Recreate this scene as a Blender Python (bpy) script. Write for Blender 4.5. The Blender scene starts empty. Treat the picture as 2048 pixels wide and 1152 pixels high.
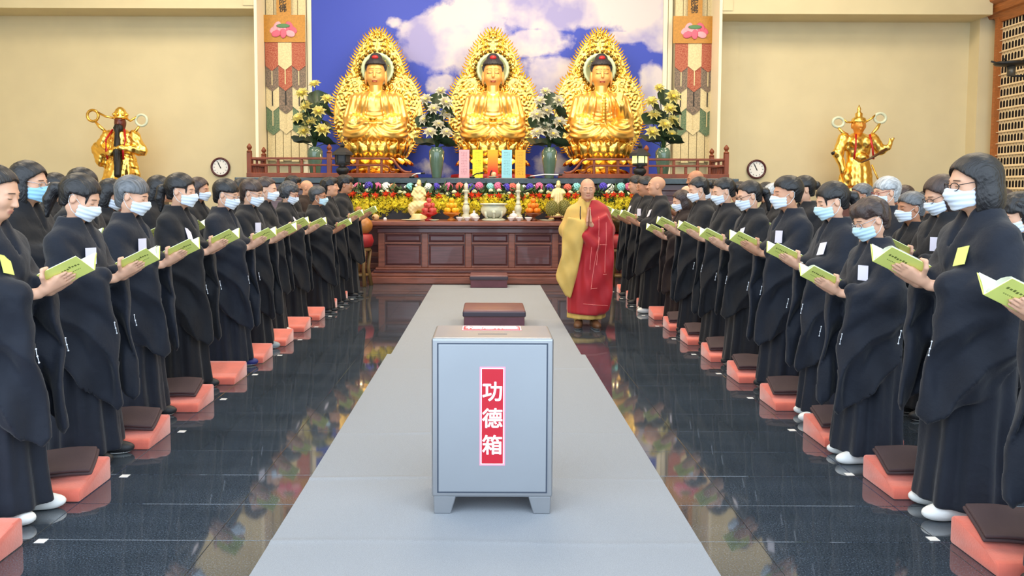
import bpy, bmesh, math, random
import numpy as np
from mathutils import Matrix, Vector

SC = bpy.context.scene
COL = SC.collection
R = random.Random(7)
PI = math.pi

# ------------------------------------------------------------------ camera
FPX, CAMH, HOR, PY0, PX0 = 1560.0, 1.52, 389.0, 484.0, 973.0
TH = math.atan((PY0 - HOR) / FPX)
cd = bpy.data.cameras.new('camera'); cam = bpy.data.objects.new('camera', cd); COL.objects.link(cam)
cd.sensor_width = 36.0; cd.sensor_fit = 'HORIZONTAL'; cd.lens = 36.0 * FPX / 2048
cd.shift_x = (1024 - PX0) / 2048; cd.shift_y = -(576 - PY0) / 2048
cd.clip_start = .05; cd.clip_end = 200
cam.matrix_world = Matrix.Translation((0, 0, CAMH)) @ Matrix.Rotation(PI / 2 - TH, 4, 'X') @ Matrix.Rotation(.003, 4, 'Z')
SC.camera = cam
# ------------------------------------------------------------------ world, lamps, exposure
W = bpy.data.worlds.new('world'); SC.world = W; W.use_nodes = True
bg = W.node_tree.nodes['Background']; bg.inputs[0].default_value = (.72, .86, 1.0, 1); bg.inputs[1].default_value = 2.1
vs = SC.view_settings
vs.view_transform = 'Standard'; vs.look = 'None'; vs.gamma = 1.0; vs.exposure = 0.78; vs.use_curve_mapping = False
SC.cycles.use_denoising = True
SC.cycles.max_bounces = 8; SC.cycles.diffuse_bounces = 4; SC.cycles.glossy_bounces = 4
SC.cycles.sample_clamp_indirect = 6.0

def area_light(name, loc, size, power, col, rot=(0, 0, 0), size_y=None):
    l = bpy.data.lights.new(name, 'AREA'); l.energy = power; l.color = col
    l.shape = 'RECTANGLE'; l.size = size; l.size_y = size_y or size
    o = bpy.data.objects.new(name, l); COL.objects.link(o); o.location = loc; o.rotation_euler = rot
    return o
LAMPS = [(x, y) for y in (8.6, 12.6) for x in (-6.5, 0, 6.5)]
for (x, y) in LAMPS:
    area_light('ceiling_lamp_light', (x, y, 7.88), 2.4, 150, (1.0, .85, .64))
# altar downlights above the platform
for x in (-2.3, .1, 2.35):
    area_light('altar_downlight', (x, 14.6, 6.6), .5, 36, (1.0, .80, .52), rot=(.38, 0, 0))

# ------------------------------------------------------------------ pixel helpers
def at(px, py, Y):
    u = (px - PX0) / FPX; w = (py - PY0) / FPX
    dy = math.cos(TH) - w * math.sin(TH); dz = -math.sin(TH) - w * math.cos(TH)
    t = Y / dy
    return Vector((u * t, Y, CAMH + dz * t))
def gnd(px, py):
    u = (px - PX0) / FPX; w = (py - PY0) / FPX
    dy = math.cos(TH) - w * math.sin(TH); dz = -math.sin(TH) - w * math.cos(TH)
    t = -CAMH / dz
    return Vector((u * t, dy * t, 0))

# ------------------------------------------------------------------ materials
MATS = {}
def mat(name, col, rough=.5, metal=0., var=0., vscale=20., bump=0., bscale=60., spec=.5, sheen=0., coat=0.,
        emit=0., stretch=None, col2=None, trans=0., detail=3):
    if name in MATS: return MATS[name]
    m = bpy.data.materials.new(name); m.use_nodes = True; nt = m.node_tree; N = nt.nodes; L = nt.links
    b = N['Principled BSDF']
    b.inputs['Base Color'].default_value = (*col, 1); b.inputs['Roughness'].default_value = rough
    b.inputs['Metallic'].default_value = metal; b.inputs['Specular IOR Level'].default_value = spec
    b.inputs['Sheen Weight'].default_value = sheen; b.inputs['Coat Weight'].default_value = coat
    b.inputs['Transmission Weight'].default_value = trans
    if emit:
        b.inputs['Emission Color'].default_value = (*col, 1); b.inputs['Emission Strength'].default_value = emit
    if var or bump or col2:
        tc = N.new('ShaderNodeTexCoord'); mp = N.new('ShaderNodeMapping'); L.new(tc.outputs['Object'], mp.inputs[0])
        if stretch: mp.inputs['Scale'].default_value = stretch
    if var or col2:
        n = N.new('ShaderNodeTexNoise'); n.inputs['Scale'].default_value = vscale; n.inputs['Detail'].default_value = detail
        L.new(mp.outputs[0], n.inputs[0])
        r = N.new('ShaderNodeValToRGB'); L.new(n.outputs['Fac'], r.inputs[0])
        c2 = col2 or tuple(min(1, c * (1 + var)) for c in col); c1 = col if col2 else tuple(c * (1 - var) for c in col)
        r.color_ramp.elements[0].position = .33; r.color_ramp.elements[1].position = .67
        r.color_ramp.elements[0].color = (*c1, 1); r.color_ramp.elements[1].color = (*c2, 1)
        L.new(r.outputs[0], b.inputs['Base Color'])
    if bump:
        n2 = N.new('ShaderNodeTexNoise'); n2.inputs['Scale'].default_value = bscale; n2.inputs['Detail'].default_value = 4
        L.new(mp.outputs[0], n2.inputs[0])
        bp = N.new('ShaderNodeBump'); bp.inputs['Strength'].default_value = bump; bp.inputs['Distance'].default_value = .01
        L.new(n2.outputs['Fac'], bp.inputs['Height']); L.new(bp.outputs[0], b.inputs['Normal'])
    MATS[name] = m
    return m

def srgb(r, g, b):
    f = lambda c: (c / 255 / 12.92) if c <= 10 else ((c / 255 + .055) / 1.055) ** 2.4
    return (f(r), f(g), f(b))

# ------------------------------------------------------------------ object helpers
def link(o): COL.objects.link(o); return o
def tag(o, label=None, cat=None, group=None, kind=None):
    if label: o['label'] = label
    if cat: o['category'] = cat
    if group: o['group'] = group
    if kind: o['kind'] = kind
    return o
def empty(name, loc=(0, 0, 0), rz=0., s=1.):
    o = bpy.data.objects.new(name, None); link(o); o.empty_display_size = .1
    o.location = loc; o.rotation_euler = (0, 0, rz); o.scale = (s, s, s)
    return o
def ob(name, me, parent=None, loc=(0, 0, 0), rot=(0, 0, 0), s=1.):
    o = bpy.data.objects.new(name, me); link(o); o.location = loc; o.rotation_euler = rot
    o.scale = (s, s, s) if isinstance(s, (int, float)) else s
    if parent: o.parent = parent
    return o
def setm(me, m):
    me.materials.clear()
    for x in (m if isinstance(m, (list, tuple)) else [m]): me.materials.append(x)
    return me
def npmesh(name, V, F, m=None, smooth=True):
    """V (n,3) array, F (k,4) or (k,3) array"""
    V = np.asarray(V, np.float32); F = np.asarray(F, np.int32); me = bpy.data.meshes.new(name)
    k = F.shape[1]
    me.vertices.add(len(V)); me.vertices.foreach_set('co', V.ravel())
    me.loops.add(F.size); me.loops.foreach_set('vertex_index', F.ravel())
    me.polygons.add(len(F)); me.polygons.foreach_set('loop_start', np.arange(0, F.size, k, dtype=np.int32))
    me.polygons.foreach_set('loop_total', np.full(len(F), k, np.int32))
    me.update(calc_edges=True); me.validate()
    me.polygons.foreach_set('use_smooth', np.full(len(me.polygons), smooth))
    if m: setm(me, m)
    return me

class MB:
    """collects simple shapes; build() turns them into one mesh"""
    def __init__(s): s.bm = bmesh.new()
    def box(s, x0, x1, y0, y1, z0, z1, M=None, mi=0):
        r = bmesh.ops.create_cube(s.bm, size=1)['verts']
        for v in r:
            v.co = Vector((x0 + (v.co.x + .5) * (x1 - x0), y0 + (v.co.y + .5) * (y1 - y0), z0 + (v.co.z + .5) * (z1 - z0)))
            if M: v.co = M @ v.co
        if mi:
            for f in {f for v in r for f in v.link_faces}: f.material_index = mi
        return s
    def prism(s, pts, d0, d1, axis='y', M=None, mi=0):
        """extrude 2D polygon along an axis; pts are (a,b) in the two other axes in order"""
        def mk(a, b, d):
            p = {'y': (a, d, b), 'x': (d, a, b), 'z': (a, b, d)}[axis]
            v = Vector(p); return s.bm.verts.new(M @ v if M else v)
        A = [mk(a, b, d0) for a, b in pts]; B = [mk(a, b, d1) for a, b in pts]; n = len(pts); fs = []
        fs.append(s.bm.faces.new(A)); fs.append(s.bm.faces.new(B[::-1]))
        for i in range(n): fs.append(s.bm.faces.new((A[i], B[i], B[(i + 1) % n], A[(i + 1) % n])))
        for f in fs: f.material_index = mi
        return s
    def lathe(s, prof, n=20, c=(0, 0, 0), M=None, cap=True, mi=0, sx=1., sy=1.):
        rings = []
        for r, z in prof:
            ring = []
            for i in range(n):
                a = 2 * PI * i / n; v = Vector((c[0] + sx * r * math.cos(a), c[1] + sy * r * math.sin(a), c[2] + z))
                ring.append(s.bm.verts.new(M @ v if M else v))
            rings.append(ring)
        fs = []
        for A, B in zip(rings, rings[1:]):
            for i in range(n): fs.append(s.bm.faces.new((A[i], A[(i + 1) % n], B[(i + 1) % n], B[i])))
        if cap: fs.append(s.bm.faces.new(rings[0][::-1])); fs.append(s.bm.faces.new(rings[-1]))
        for f in fs: f.material_index = mi
        return s
    def tube(s, pts, rad, n=8, mi=0, closed=False):
        P = [Vector(p) for p in pts]; m = len(P); rings = []; ref = Vector((.13, .27, .95))
        for i in range(m):
            d = (P[(i + 1) % m] - P[i - 1]) if closed else (P[min(i + 1, m - 1)] - P[max(i - 1, 0)])
            d.normalize(); u = d.cross(ref).normalized() if abs(d.dot(ref)) < .99 else d.cross(Vector((1, 0, 0))).normalized()
            w = d.cross(u); r = rad[i] if isinstance(rad, (list, tuple)) else rad
            rings.append([s.bm.verts.new(P[i] + r * (math.cos(2 * PI * k / n) * u + math.sin(2 * PI * k / n) * w)) for k in range(n)])
        fs = []
        for i in range(m if closed else m - 1):
            A, B = rings[i], rings[(i + 1) % m]
            for k in range(n): fs.append(s.bm.faces.new((A[k], A[(k + 1) % n], B[(k + 1) % n], B[k])))
        if not closed: fs.append(s.bm.faces.new(rings[0][::-1])); fs.append(s.bm.faces.new(rings[-1]))
        for f in fs: f.material_index = mi
        return s
    def ball(s, c, r, seg=10, rings=7, M=None, mi=0):
        rr = (r, r, r) if isinstance(r, (int, float)) else r
        res = bmesh.ops.create_uvsphere(s.bm, u_segments=seg, v_segments=rings, radius=1)['verts']
        for v in res:
            v.co = Vector((c[0] + v.co.x * rr[0], c[1] + v.co.y * rr[1], c[2] + v.co.z * rr[2]))
            if M: v.co = M @ v.co
        if mi:
            for f in {f for v in res for f in v.link_faces}: f.material_index = mi
        return s
    def bevel(s, w, seg=2):
        bmesh.ops.bevel(s.bm, geom=list(s.bm.edges), offset=w, segments=seg, profile=.5, affect='EDGES', clamp_overlap=True)
        return s
    def mesh(s, name, m=None, smooth=False, angle=None):
        bmesh.ops.recalc_face_normals(s.bm, faces=list(s.bm.faces))
        me = bpy.data.meshes.new(name); s.bm.to_mesh(me); s.bm.free()
        if smooth: me.polygons.foreach_set('use_smooth', np.full(len(me.polygons), True))
        if angle: me.set_sharp_from_angle(angle=angle)
        if m: setm(me, m)
        return me
    def build(s, name, m, parent=None, smooth=False, loc=(0, 0, 0), rot=(0, 0, 0), sc=1., angle=None):
        return ob(name, s.mesh(name, m, smooth, angle), parent, loc, rot, sc)
def bx(name, m, parent, x0, x1, y0, y1, z0, z1, bev=0, seg=2):
    b = MB().box(x0, x1, y0, y1, z0, z1)
    if bev: b.bevel(bev, seg)
    return b.build(name, m, parent)
def copy_tree(o, parent=None, name=None):
    c = o.copy(); link(c)
    if parent: c.parent = parent
    for ch in [k for k in o.children]: copy_tree(ch, c)
    return c

# ------------------------------------------------------------------ signed distance modelling (surface nets)
def nets(f, lo, hi, h, B=6):
    lo = np.array(lo, np.float64); n = np.ceil((np.array(hi) - lo) / h / B).astype(int) * B + 1
    nb = (n - 1) // B
    cx = [lo[a] + (np.arange(nb[a]) + .5) * B * h for a in range(3)]
    G = np.meshgrid(*cx, indexing='ij'); P = np.stack([g.ravel() for g in G], 1).astype(np.float32)
    Fc = f(P); F = np.repeat(np.repeat(np.repeat(Fc.reshape(nb), B, 0), B, 1), B, 2)
    F = np.pad(F, ((0, 1),) * 3, mode='edge').astype(np.float32)
    act = np.argwhere(np.abs(Fc.reshape(nb)) < B * h * 1.5)
    r = np.arange(B + 1); ii, jj, kk = np.meshgrid(r, r, r, indexing='ij')
    off = np.stack([ii.ravel(), jj.ravel(), kk.ravel()], 1)
    idx = (act[:, None, :] * B + off[None]).reshape(-1, 3)
    lin = np.unique(np.ravel_multi_index(idx.T, n)); I = np.stack(np.unravel_index(lin, n), 1)
    F.ravel()[lin] = f((lo + I * h).astype(np.float32))
    s = F < 0
    c = np.zeros(n - 1, np.int8)
    for a in (0, 1):
        for b in (0, 1):
            for d in (0, 1): c += s[a:n[0] - 1 + a, b:n[1] - 1 + b, d:n[2] - 1 + d]
    A = np.argwhere((c > 0) & (c < 8)); vid = np.full(n - 1, -1, np.int32); vid[A[:, 0], A[:, 1], A[:, 2]] = np.arange(len(A))
    cor = np.array([(a, b, d) for a in (0, 1) for b in (0, 1) for d in (0, 1)])
    val = np.stack([F[A[:, 0] + q[0], A[:, 1] + q[1], A[:, 2] + q[2]] for q in cor], 1)
    S = np.zeros((len(A), 3)); K = np.zeros(len(A))
    for a in range(8):
        for b in range(a + 1, 8):
            if np.abs(cor[a] - cor[b]).sum() != 1: continue
            va, vb = val[:, a], val[:, b]; m = (va < 0) != (vb < 0)
            t = np.where(m, va / np.where(m, va - vb, 1), 0)
            S += m[:, None] * (cor[a] + t[:, None] * (cor[b] - cor[a])); K += m
    V = lo + (A + S / K[:, None]) * h
    Q = []
    for ax in range(3):
        u, w = (ax + 1) % 3, (ax + 2) % 3
        sl0 = [slice(None)] * 3; sl1 = [slice(None)] * 3; sl0[ax] = slice(0, -1); sl1[ax] = slice(1, None)
        d = s[tuple(sl0)] != s[tuple(sl1)]; E = np.argwhere(d)
        E = E[(E[:, u] > 0) & (E[:, w] > 0) & (E[:, u] < n[u] - 1) & (E[:, w] < n[w] - 1)]
        inside = s[tuple(E.T)]
        def cell(du, dw):
            T = E.copy(); T[:, u] += du; T[:, w] += dw; return vid[tuple(T.T)]
        q = np.stack([cell(-1, -1), cell(0, -1), cell(0, 0), cell(-1, 0)], 1)
        q[~inside] = q[~inside][:, ::-1]; Q.append(q)
    Q = np.concatenate(Q); Q = Q[(Q >= 0).all(1)]
    return V.astype(np.float32), Q
def smin(a, b, k):
    h = np.clip(.5 + .5 * (b - a) / k, 0, 1); return b + (a - b) * h - k * h * (1 - h)
def smax(a, b, k): return -smin(-a, -b, k)
def uni(k, *ds):
    d = ds[0]
    for e in ds[1:]: d = smin(d, e, k)
    return d
def ell(p, c, r):
    q = (p - np.float32(c)) / np.float32(r); k0 = np.sqrt((q * q).sum(1)) + 1e-6
    k1 = np.sqrt(((q / np.float32(r)) ** 2).sum(1)) + 1e-6
    return k0 * (k0 - 1) / k1
def cap(p, a, b, ra, rb=None):
    rb = ra if rb is None else rb; a = np.float32(a); b = np.float32(b); ba = b - a
    t = np.clip(((p - a) @ ba) / (ba @ ba), 0, 1); q = p - a - t[:, None] * ba
    return np.sqrt((q * q).sum(1)) - (ra + t * (rb - ra))
def chain(p, pts, rs, k=.01):
    d = None
    for i in range(len(pts) - 1):
        e = cap(p, pts[i], pts[i + 1], rs[i], rs[i + 1]); d = e if d is None else smin(d, e, k)
    return d
def rbox(p, c, hs, r):
    q = np.abs(p - np.float32(c)) - (np.float32(hs) - r)
    return np.sqrt((np.maximum(q, 0) ** 2).sum(1)) + np.minimum(q.max(1), 0) - r
def poly2(x, z, pts):
    """signed distance to a polygon in the plane"""
    d = np.full(x.shape, 1e9, np.float32); s = np.ones(x.shape, np.float32); n = len(pts)
    for i in range(n):
        ax, az = pts[i]; bx_, bz = pts[i - 1]; ex, ez = bx_ - ax, bz - az
        wx, wz = x - ax, z - az; t = np.clip((wx * ex + wz * ez) / (ex * ex + ez * ez), 0, 1)
        d = np.minimum(d, (wx - ex * t) ** 2 + (wz - ez * t) ** 2)
        c1 = z >= az; c2 = z < bz; c3 = ex * wz > ez * wx
        s = np.where((c1 & c2 & c3) | (~c1 & ~c2 & ~c3), -s, s)
    return s * np.sqrt(d)
def ss(a, b, x): t = np.clip((x - a) / (b - a), 0, 1); return t * t * (3 - 2 * t)
def sdf_mesh(name, f, lo, hi, h, m=None, fun=None):
    V, Q = nets(f, lo, hi, h)
    me = npmesh(name, V, Q, m)
    if fun is not None:
        C = V[Q].mean(1); me.polygons.foreach_set('material_index', fun(C).astype(np.int32))
    return me
# ================================================================== palette
M_WALL = mat('wall_paint', srgb(214, 199, 160), .75, var=.03, vscale=1.5, bump=.03, bscale=250)
M_TRIM = mat('cream_trim', srgb(238, 226, 196), .6)
M_CEIL = mat('ceiling_paint', srgb(240, 234, 220), .8)
M_WOOD = mat('mahogany', srgb(88, 46, 44), .32, var=.28, vscale=6, stretch=(.6, 6, 6), bump=.04, bscale=30, coat=.25)
M_WOODP = mat('mahogany_panel', srgb(96, 58, 58), .3, var=.2, vscale=5, stretch=(.5, 5, 7), coat=.3)
M_WOODL = mat('mahogany_light', srgb(128, 74, 58), .35, var=.22, vscale=6, stretch=(.6, 6, 6), coat=.2)
M_RAIL = mat('railing_wood', srgb(122, 54, 18), .45, var=.2, vscale=9, stretch=(1, 1, .4))
M_CORN = mat('cornice_wood', srgb(165, 98, 48), .4, var=.2, vscale=7, stretch=(6, .6, 6))
M_STONE = mat('green_black_stone', srgb(28, 42, 42), .12, var=.5, vscale=14)
M_GOLD = mat('gold_leaf', (1.0, .62, .15), .27, 1.0, var=.06, vscale=9, bump=.05, bscale=30)
M_GOLDB = mat('gold_body', (1.0, .60, .16), .33, .85, var=.06, vscale=6)
M_GOLDF = mat('gold_face', srgb(228, 168, 92), .38, .25)
M_GOLDD = mat('gold_deep', (.86, .50, .10), .3, 1.0, var=.2, vscale=14)
M_BLACK = mat('black_metal', srgb(34, 34, 36), .45, .3)
M_WHITE = mat('white_plastic', srgb(238, 238, 236), .45)
M_RED = mat('red_lacquer', srgb(180, 22, 26), .35)

# ================================================================== floor
fl = bx('floor', mat('grout', srgb(104, 104, 102), .8), None, -11, 11, -3, 17.4, -.06, -.006); tag(fl, kind='structure')
def granite():
    m = bpy.data.materials.new('polished_granite'); m.use_nodes = True; N = m.node_tree.nodes; L = m.node_tree.links
    b = N['Principled BSDF']; tc = N.new('ShaderNodeTexCoord')
    g = N.new('ShaderNodeNewGeometry')
    n = N.new('ShaderNodeTexNoise'); n.inputs['Scale'].default_value = 150; n.inputs['Detail'].default_value = 2
    n2 = N.new('ShaderNodeTexNoise'); n2.inputs['Scale'].default_value = 2.2; n2.inputs['Detail'].default_value = 6
    mp = N.new('ShaderNodeMapping'); mp.inputs['Scale'].default_value = (.45, 2.2, 1)
    L.new(g.outputs['Position'], n.inputs[0]); L.new(g.outputs['Position'], mp.inputs[0]); L.new(mp.outputs[0], n2.inputs[0])
    r = N.new('ShaderNodeValToRGB'); r.color_ramp.elements[0].position = .35; r.color_ramp.elements[1].position = .7
    r.color_ramp.elements[0].color = (*srgb(34, 40, 47), 1); r.color_ramp.elements[1].color = (*srgb(82, 92, 104), 1)
    L.new(n.outputs['Fac'], r.inputs[0])
    r2 = N.new('ShaderNodeValToRGB'); r2.color_ramp.elements[0].position = .3; r2.color_ramp.elements[1].position = .6
    r2.color_ramp.elements[0].color = (.75, .75, .75, 1); r2.color_ramp.elements[1].color = (1, 1, 1, 1)
    L.new(n2.outputs['Fac'], r2.inputs[0])
    mx = N.new('ShaderNodeMix'); mx.data_type = 'RGBA'; mx.blend_type = 'MULTIPLY'; mx.inputs[0].default_value = 1
    L.new(r.outputs[0], mx.inputs[6]); L.new(r2.outputs[0], mx.inputs[7]); L.new(mx.outputs[2], b.inputs['Base Color'])
    b.inputs['Roughness'].default_value = .045; b.inputs['Specular IOR Level'].default_value = .5; b.inputs['IOR'].default_value = 2.0
    return m
M_GRAN = granite()
def tile_geo(w, d):
    e = .0011; t = .008; x, y = w / 2 - .0012, d / 2 - .0012
    V = [(-x, -y, -t), (x, -y, -t), (x, y, -t), (-x, y, -t), (-x, -y, -e), (x, -y, -e), (x, y, -e), (-x, y, -e),
         (-x + e, -y + e, 0), (x - e, -y + e, 0), (x - e, y - e, 0), (-x + e, y - e, 0)]
    F = [(8, 9, 10, 11)] + [(i, (i + 1) % 4, 4 + (i + 1) % 4, 4 + i) for i in range(4)] + [(4 + i, 4 + (i + 1) % 4, 8 + (i + 1) % 4, 8 + i) for i in range(4)]
    return V, F
TV, TF = tile_geo(.8, .4)
tile_me = npmesh('tile', TV, TF, M_GRAN, smooth=False)
AV, AF = [], []
for r_ in range(-14, 35):
    yc = 3.74 + .4 * r_ + .2
    if yc > 17.2: continue
    for c_ in range(-13, 14):
        xc = .8 * c_
        tx, ty = R.uniform(-.0013, .0013), R.uniform(-.001, .001)
        if c_ != 0 and abs(c_) <= 3 and 2.1 < yc < 13.4:
            ob('tile', tile_me, fl, (xc, yc, 0), (tx, ty, 0))
        else:
            k = len(AV)
            AV += [(xc + x, yc + y, z + tx * y - ty * x) for x, y, z in TV]; AF += [tuple(k + i for i in q) for q in TF]
o = ob('tile_field', npmesh('tile_field', AV, AF, M_GRAN, smooth=False), fl); o['kind'] = 'stuff'

# ================================================================== room shell
def struct(name, m, *a, **k): return tag(bx(name, m, None, *a, **k), kind='structure')
struct('wall_back', M_WALL, -11.1, 11.1, 17.3, 17.5, 0, 8)
struct('wall_left', M_WALL, -11.1, -10.9, -1, 17.3, 0, 8)
struct('wall_right', M_WALL, 10.9, 11.1, -1, 17.3, 0, 8)
struct('ceiling', M_CEIL, -11.1, 11.1, 1.5, 17.5, 8, 8.2)
struct('trim_1', M_WALL, -10.9, -4.86, 16.54, 17.3, 5.38, 8)
struct('trim_2', M_WALL, 4.90, 10.55, 16.54, 17.3, 5.30, 8)
struct('trim_3', M_TRIM, -4.86, -4.80, 16.5, 17.3, 0, 8)
struct('trim_4', M_TRIM, 4.84, 4.90, 16.5, 17.3, 0, 8)
struct('trim_5', M_WALL, -5.36, -4.86, 17.27, 17.3, 0, 5.38)
struct('trim_6', M_WALL, 4.90, 5.50, 17.27, 17.3, 0, 5.30)
struct('trim_7', M_WALL, -5.09, -4.86, 16.52, 16.54, 5.44, 8)
struct('trim_8', M_WALL, 4.90, 5.12, 16.52, 16.54, 5.36, 8)
struct('trim_9', M_WALL, 10.55, 10.9, 16.95, 17.3, 0, 8)
# frame strips either side of the sky mural
for i, (a, b) in enumerate(((-4.02, -3.93), (-3.91, -3.82), (3.83, 3.92), (3.94, 4.03))):
    struct('trim_%d' % (10 + i), M_TRIM, a, b, 17.19 + .03 * (i in (0, 3)), 17.3, 1.6, 8)

# ------------------------------------------------ sky mural (a flat print)
def sky_mural():
    m = bpy.data.materials.new('sky_mural'); m.use_nodes = True; N = m.node_tree.nodes; L = m.node_tree.links
    b = N['Principled BSDF']; b.inputs['Roughness'].default_value = .6
    tc = N.new('ShaderNodeTexCoord')
    n = N.new('ShaderNodeTexNoise'); n.inputs['Scale'].default_value = 1.5; n.inputs['Detail'].default_value = 8; n.inputs['Roughness'].default_value = .55
    L.new(tc.outputs['Object'], n.inputs[0])
    acc = None
    k = 90.2
    blobs = [(905, 88, 110, 58, .95), (955, 45, 75, 55, .9), (845, 62, 55, 26, .7), (1150, 22, 200, 42, .95), (1290, 40, 75, 60, .9), (1075, 92, 75, 26, .85),
             (1095, 165, 62, 50, .9), (1300, 195, 30, 62, .85), (885, 172, 32, 22, .65), (1270, 78, 70, 16, .8), (1090, 330, 45, 45, .55), (885, 340, 50, 30, .5), (790, 52, 26, 18, .55), (1010, 18, 60, 45, .8)]
    for px, py, rx, rz, w in blobs:
        mp = N.new('ShaderNodeMapping'); mp.vector_type = 'POINT'
        cx, cz = (px - 973) / k, 1.52 + (389 - py) / k
        mp.inputs['Scale'].default_value = (k / rx, 0, k / rz); mp.inputs['Location'].default_value = (-cx * k / rx, 0, -cz * k / rz)
        L.new(tc.outputs['Object'], mp.inputs[0])
        ln = N.new('ShaderNodeVectorMath'); ln.operation = 'LENGTH'; L.new(mp.outputs[0], ln.inputs[0])
        mr = N.new('ShaderNodeMapRange'); mr.interpolation_type = 'SMOOTHSTEP'
        mr.inputs[1].default_value = 1.75; mr.inputs[2].default_value = .2; mr.inputs[3].default_value = 0; mr.inputs[4].default_value = w
        L.new(ln.outputs['Value'], mr.inputs[0])
        if acc is None: acc = mr.outputs[0]
        else:
            mx = N.new('ShaderNodeMath'); mx.operation = 'MAXIMUM'; L.new(acc, mx.inputs[0]); L.new(mr.outputs[0], mx.inputs[1]); acc = mx.outputs[0]
    a1 = N.new('ShaderNodeMath'); a1.operation = 'MULTIPLY_ADD'; a1.inputs[1].default_value = 1.5; a1.inputs[2].default_value = -.78
    L.new(n.outputs['Fac'], a1.inputs[0])
    a2 = N.new('ShaderNodeMath'); a2.operation = 'ADD'; L.new(a1.outputs[0], a2.inputs[0]); L.new(acc, a2.inputs[1])
    rp = N.new('ShaderNodeValToRGB'); L.new(a2.outputs[0], rp.inputs[0])
    rp.color_ramp.elements[0].position = .30; rp.color_ramp.elements[1].position = .52
    n3 = N.new('ShaderNodeTexNoise'); n3.inputs['Scale'].default_value = .9; n3.inputs['Detail'].default_value = 4
    L.new(tc.outputs['Object'], n3.inputs[0])
    cr = N.new('ShaderNodeValToRGB'); L.new(n3.outputs['Fac'], cr.inputs[0])
    cr.color_ramp.elements[0].position = .40; cr.color_ramp.elements[0].color = (*srgb(142, 138, 186), 1)
    cr.color_ramp.elements[1].position = .56; cr.color_ramp.elements[1].color = (*srgb(200, 190, 192), 1)
    mx = N.new('ShaderNodeMix'); mx.data_type = 'RGBA'; L.new(rp.outputs[0], mx.inputs[0])
    mx.inputs[6].default_value = (*srgb(46, 66, 172), 1); L.new(cr.outputs[0], mx.inputs[7])
    L.new(mx.outputs[2], b.inputs['Base Color'])
    return m
mu = MB().box(-3.82, 3.83, 17.22, 17.25, 1.6, 8).build('sky_mural', sky_mural())
tag(mu, 'wall-high mural of a deep blue sky with white clouds behind the statues', 'mural')

# ------------------------------------------------ niche lattice with carved cornice on the right wall
lat = empty('niche_lattice', (10.9, 15, 0)); tag(lat, 'pale lattice of small arched niches in a brown wooden frame under a cornice', 'lattice')
M_LAT = mat('lattice_cream', srgb(236, 214, 176), .6)
M_DARK = mat('niche_dark', srgb(26, 14, 12), .8)
def lp(name, m, x0, x1, y0, y1, z0, z1): return bx(name, m, lat, x0 - 10.9, x1 - 10.9, y0 - 15, y1 - 15, z0, z1)
lp('back_board', M_DARK, 10.87, 10.9, 13.2, 16.7, .9, 5.25)
lp('frame_stile', M_CORN, 10.74, 10.9, 16.66, 16.74, .9, 5.3)
lp('frame_stile', M_CORN, 10.74, 10.9, 13.12, 13.2, .9, 5.3)
def niche_row():
    V, F = [], []; w, h = .097, .225; hw, hb, hs = .034, .03, .135
    for i in range(36):
        y0 = -.0 - i * w; yc = y0 - w / 2
        hole = [(yc - hw, hb)] + [(yc - hw * math.cos(a), hs + hw * 1.1 * math.sin(a)) for a in np.linspace(0, PI, 7)] + [(yc + hw, hb)]
        out = [(yc - w / 2, 0)] + [(yc - w / 2 + w * t, h) if 0 < t < 1 else ((yc - w / 2, h * .75) if t == 0 else (yc + w / 2, h * .75)) for t in (0, .08, .3, .5, .7, .92, 1)] + [(yc + w / 2, 0)]
        k = len(V)
        for (y, z) in out: V.append((-.05, y, z))
        for (y, z) in hole: V.append((-.05, y, z))
        for (y, z) in hole: V.append((-.022, y, z))
        n = len(hole)
        for j in range(n - 1):
            F.append((k + j, k + j + 1, k + n + j + 1, k + n + j)); F.append((k + n + j, k + n + j + 1, k + 2 * n + j + 1, k + 2 * n + j))
        F.append((k, k + n, k + 2 * n - 1, k + n - 1)); F.append((k + n, k + 2 * n, k + 3 * n - 1, k + 2 * n - 1))
    me = npmesh('niche_row', V, F, [M_LAT, M_DARK], smooth=False)
    me.polygons.foreach_set('material_index', np.array([1 if any(V[i][0] > -.03 for i in f) else 0 for f in F], np.int32)); return me
nr = niche_row()
for i in range(18):
    z = .95 + i * .24
    ob('niche_row', nr, lat, (0, 1.66, z))
    lp('shelf', M_LAT, 10.80, 10.9, 13.2, 16.66, z - .015, z)
cz = [(0, 5.28), (-.16, 5.28), (-.19, 5.34), (-.26, 5.36), (-.30, 5.44), (-.30, 5.50), (-.42, 5.56), (-.44, 5.64), (-.44, 5.70), (0, 5.70)]
MB().prism(cz, 12.6 - 15, 17.0 - 15, 'y').build('cornice', M_CORN, lat)
MB().prism([(0, 5.18), (-.1, 5.18), (-.16, 5.285), (0, 5.285)], 12.8 - 15, 16.8 - 15, 'y').build('cornice_moulding', M_CORN, lat)

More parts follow.
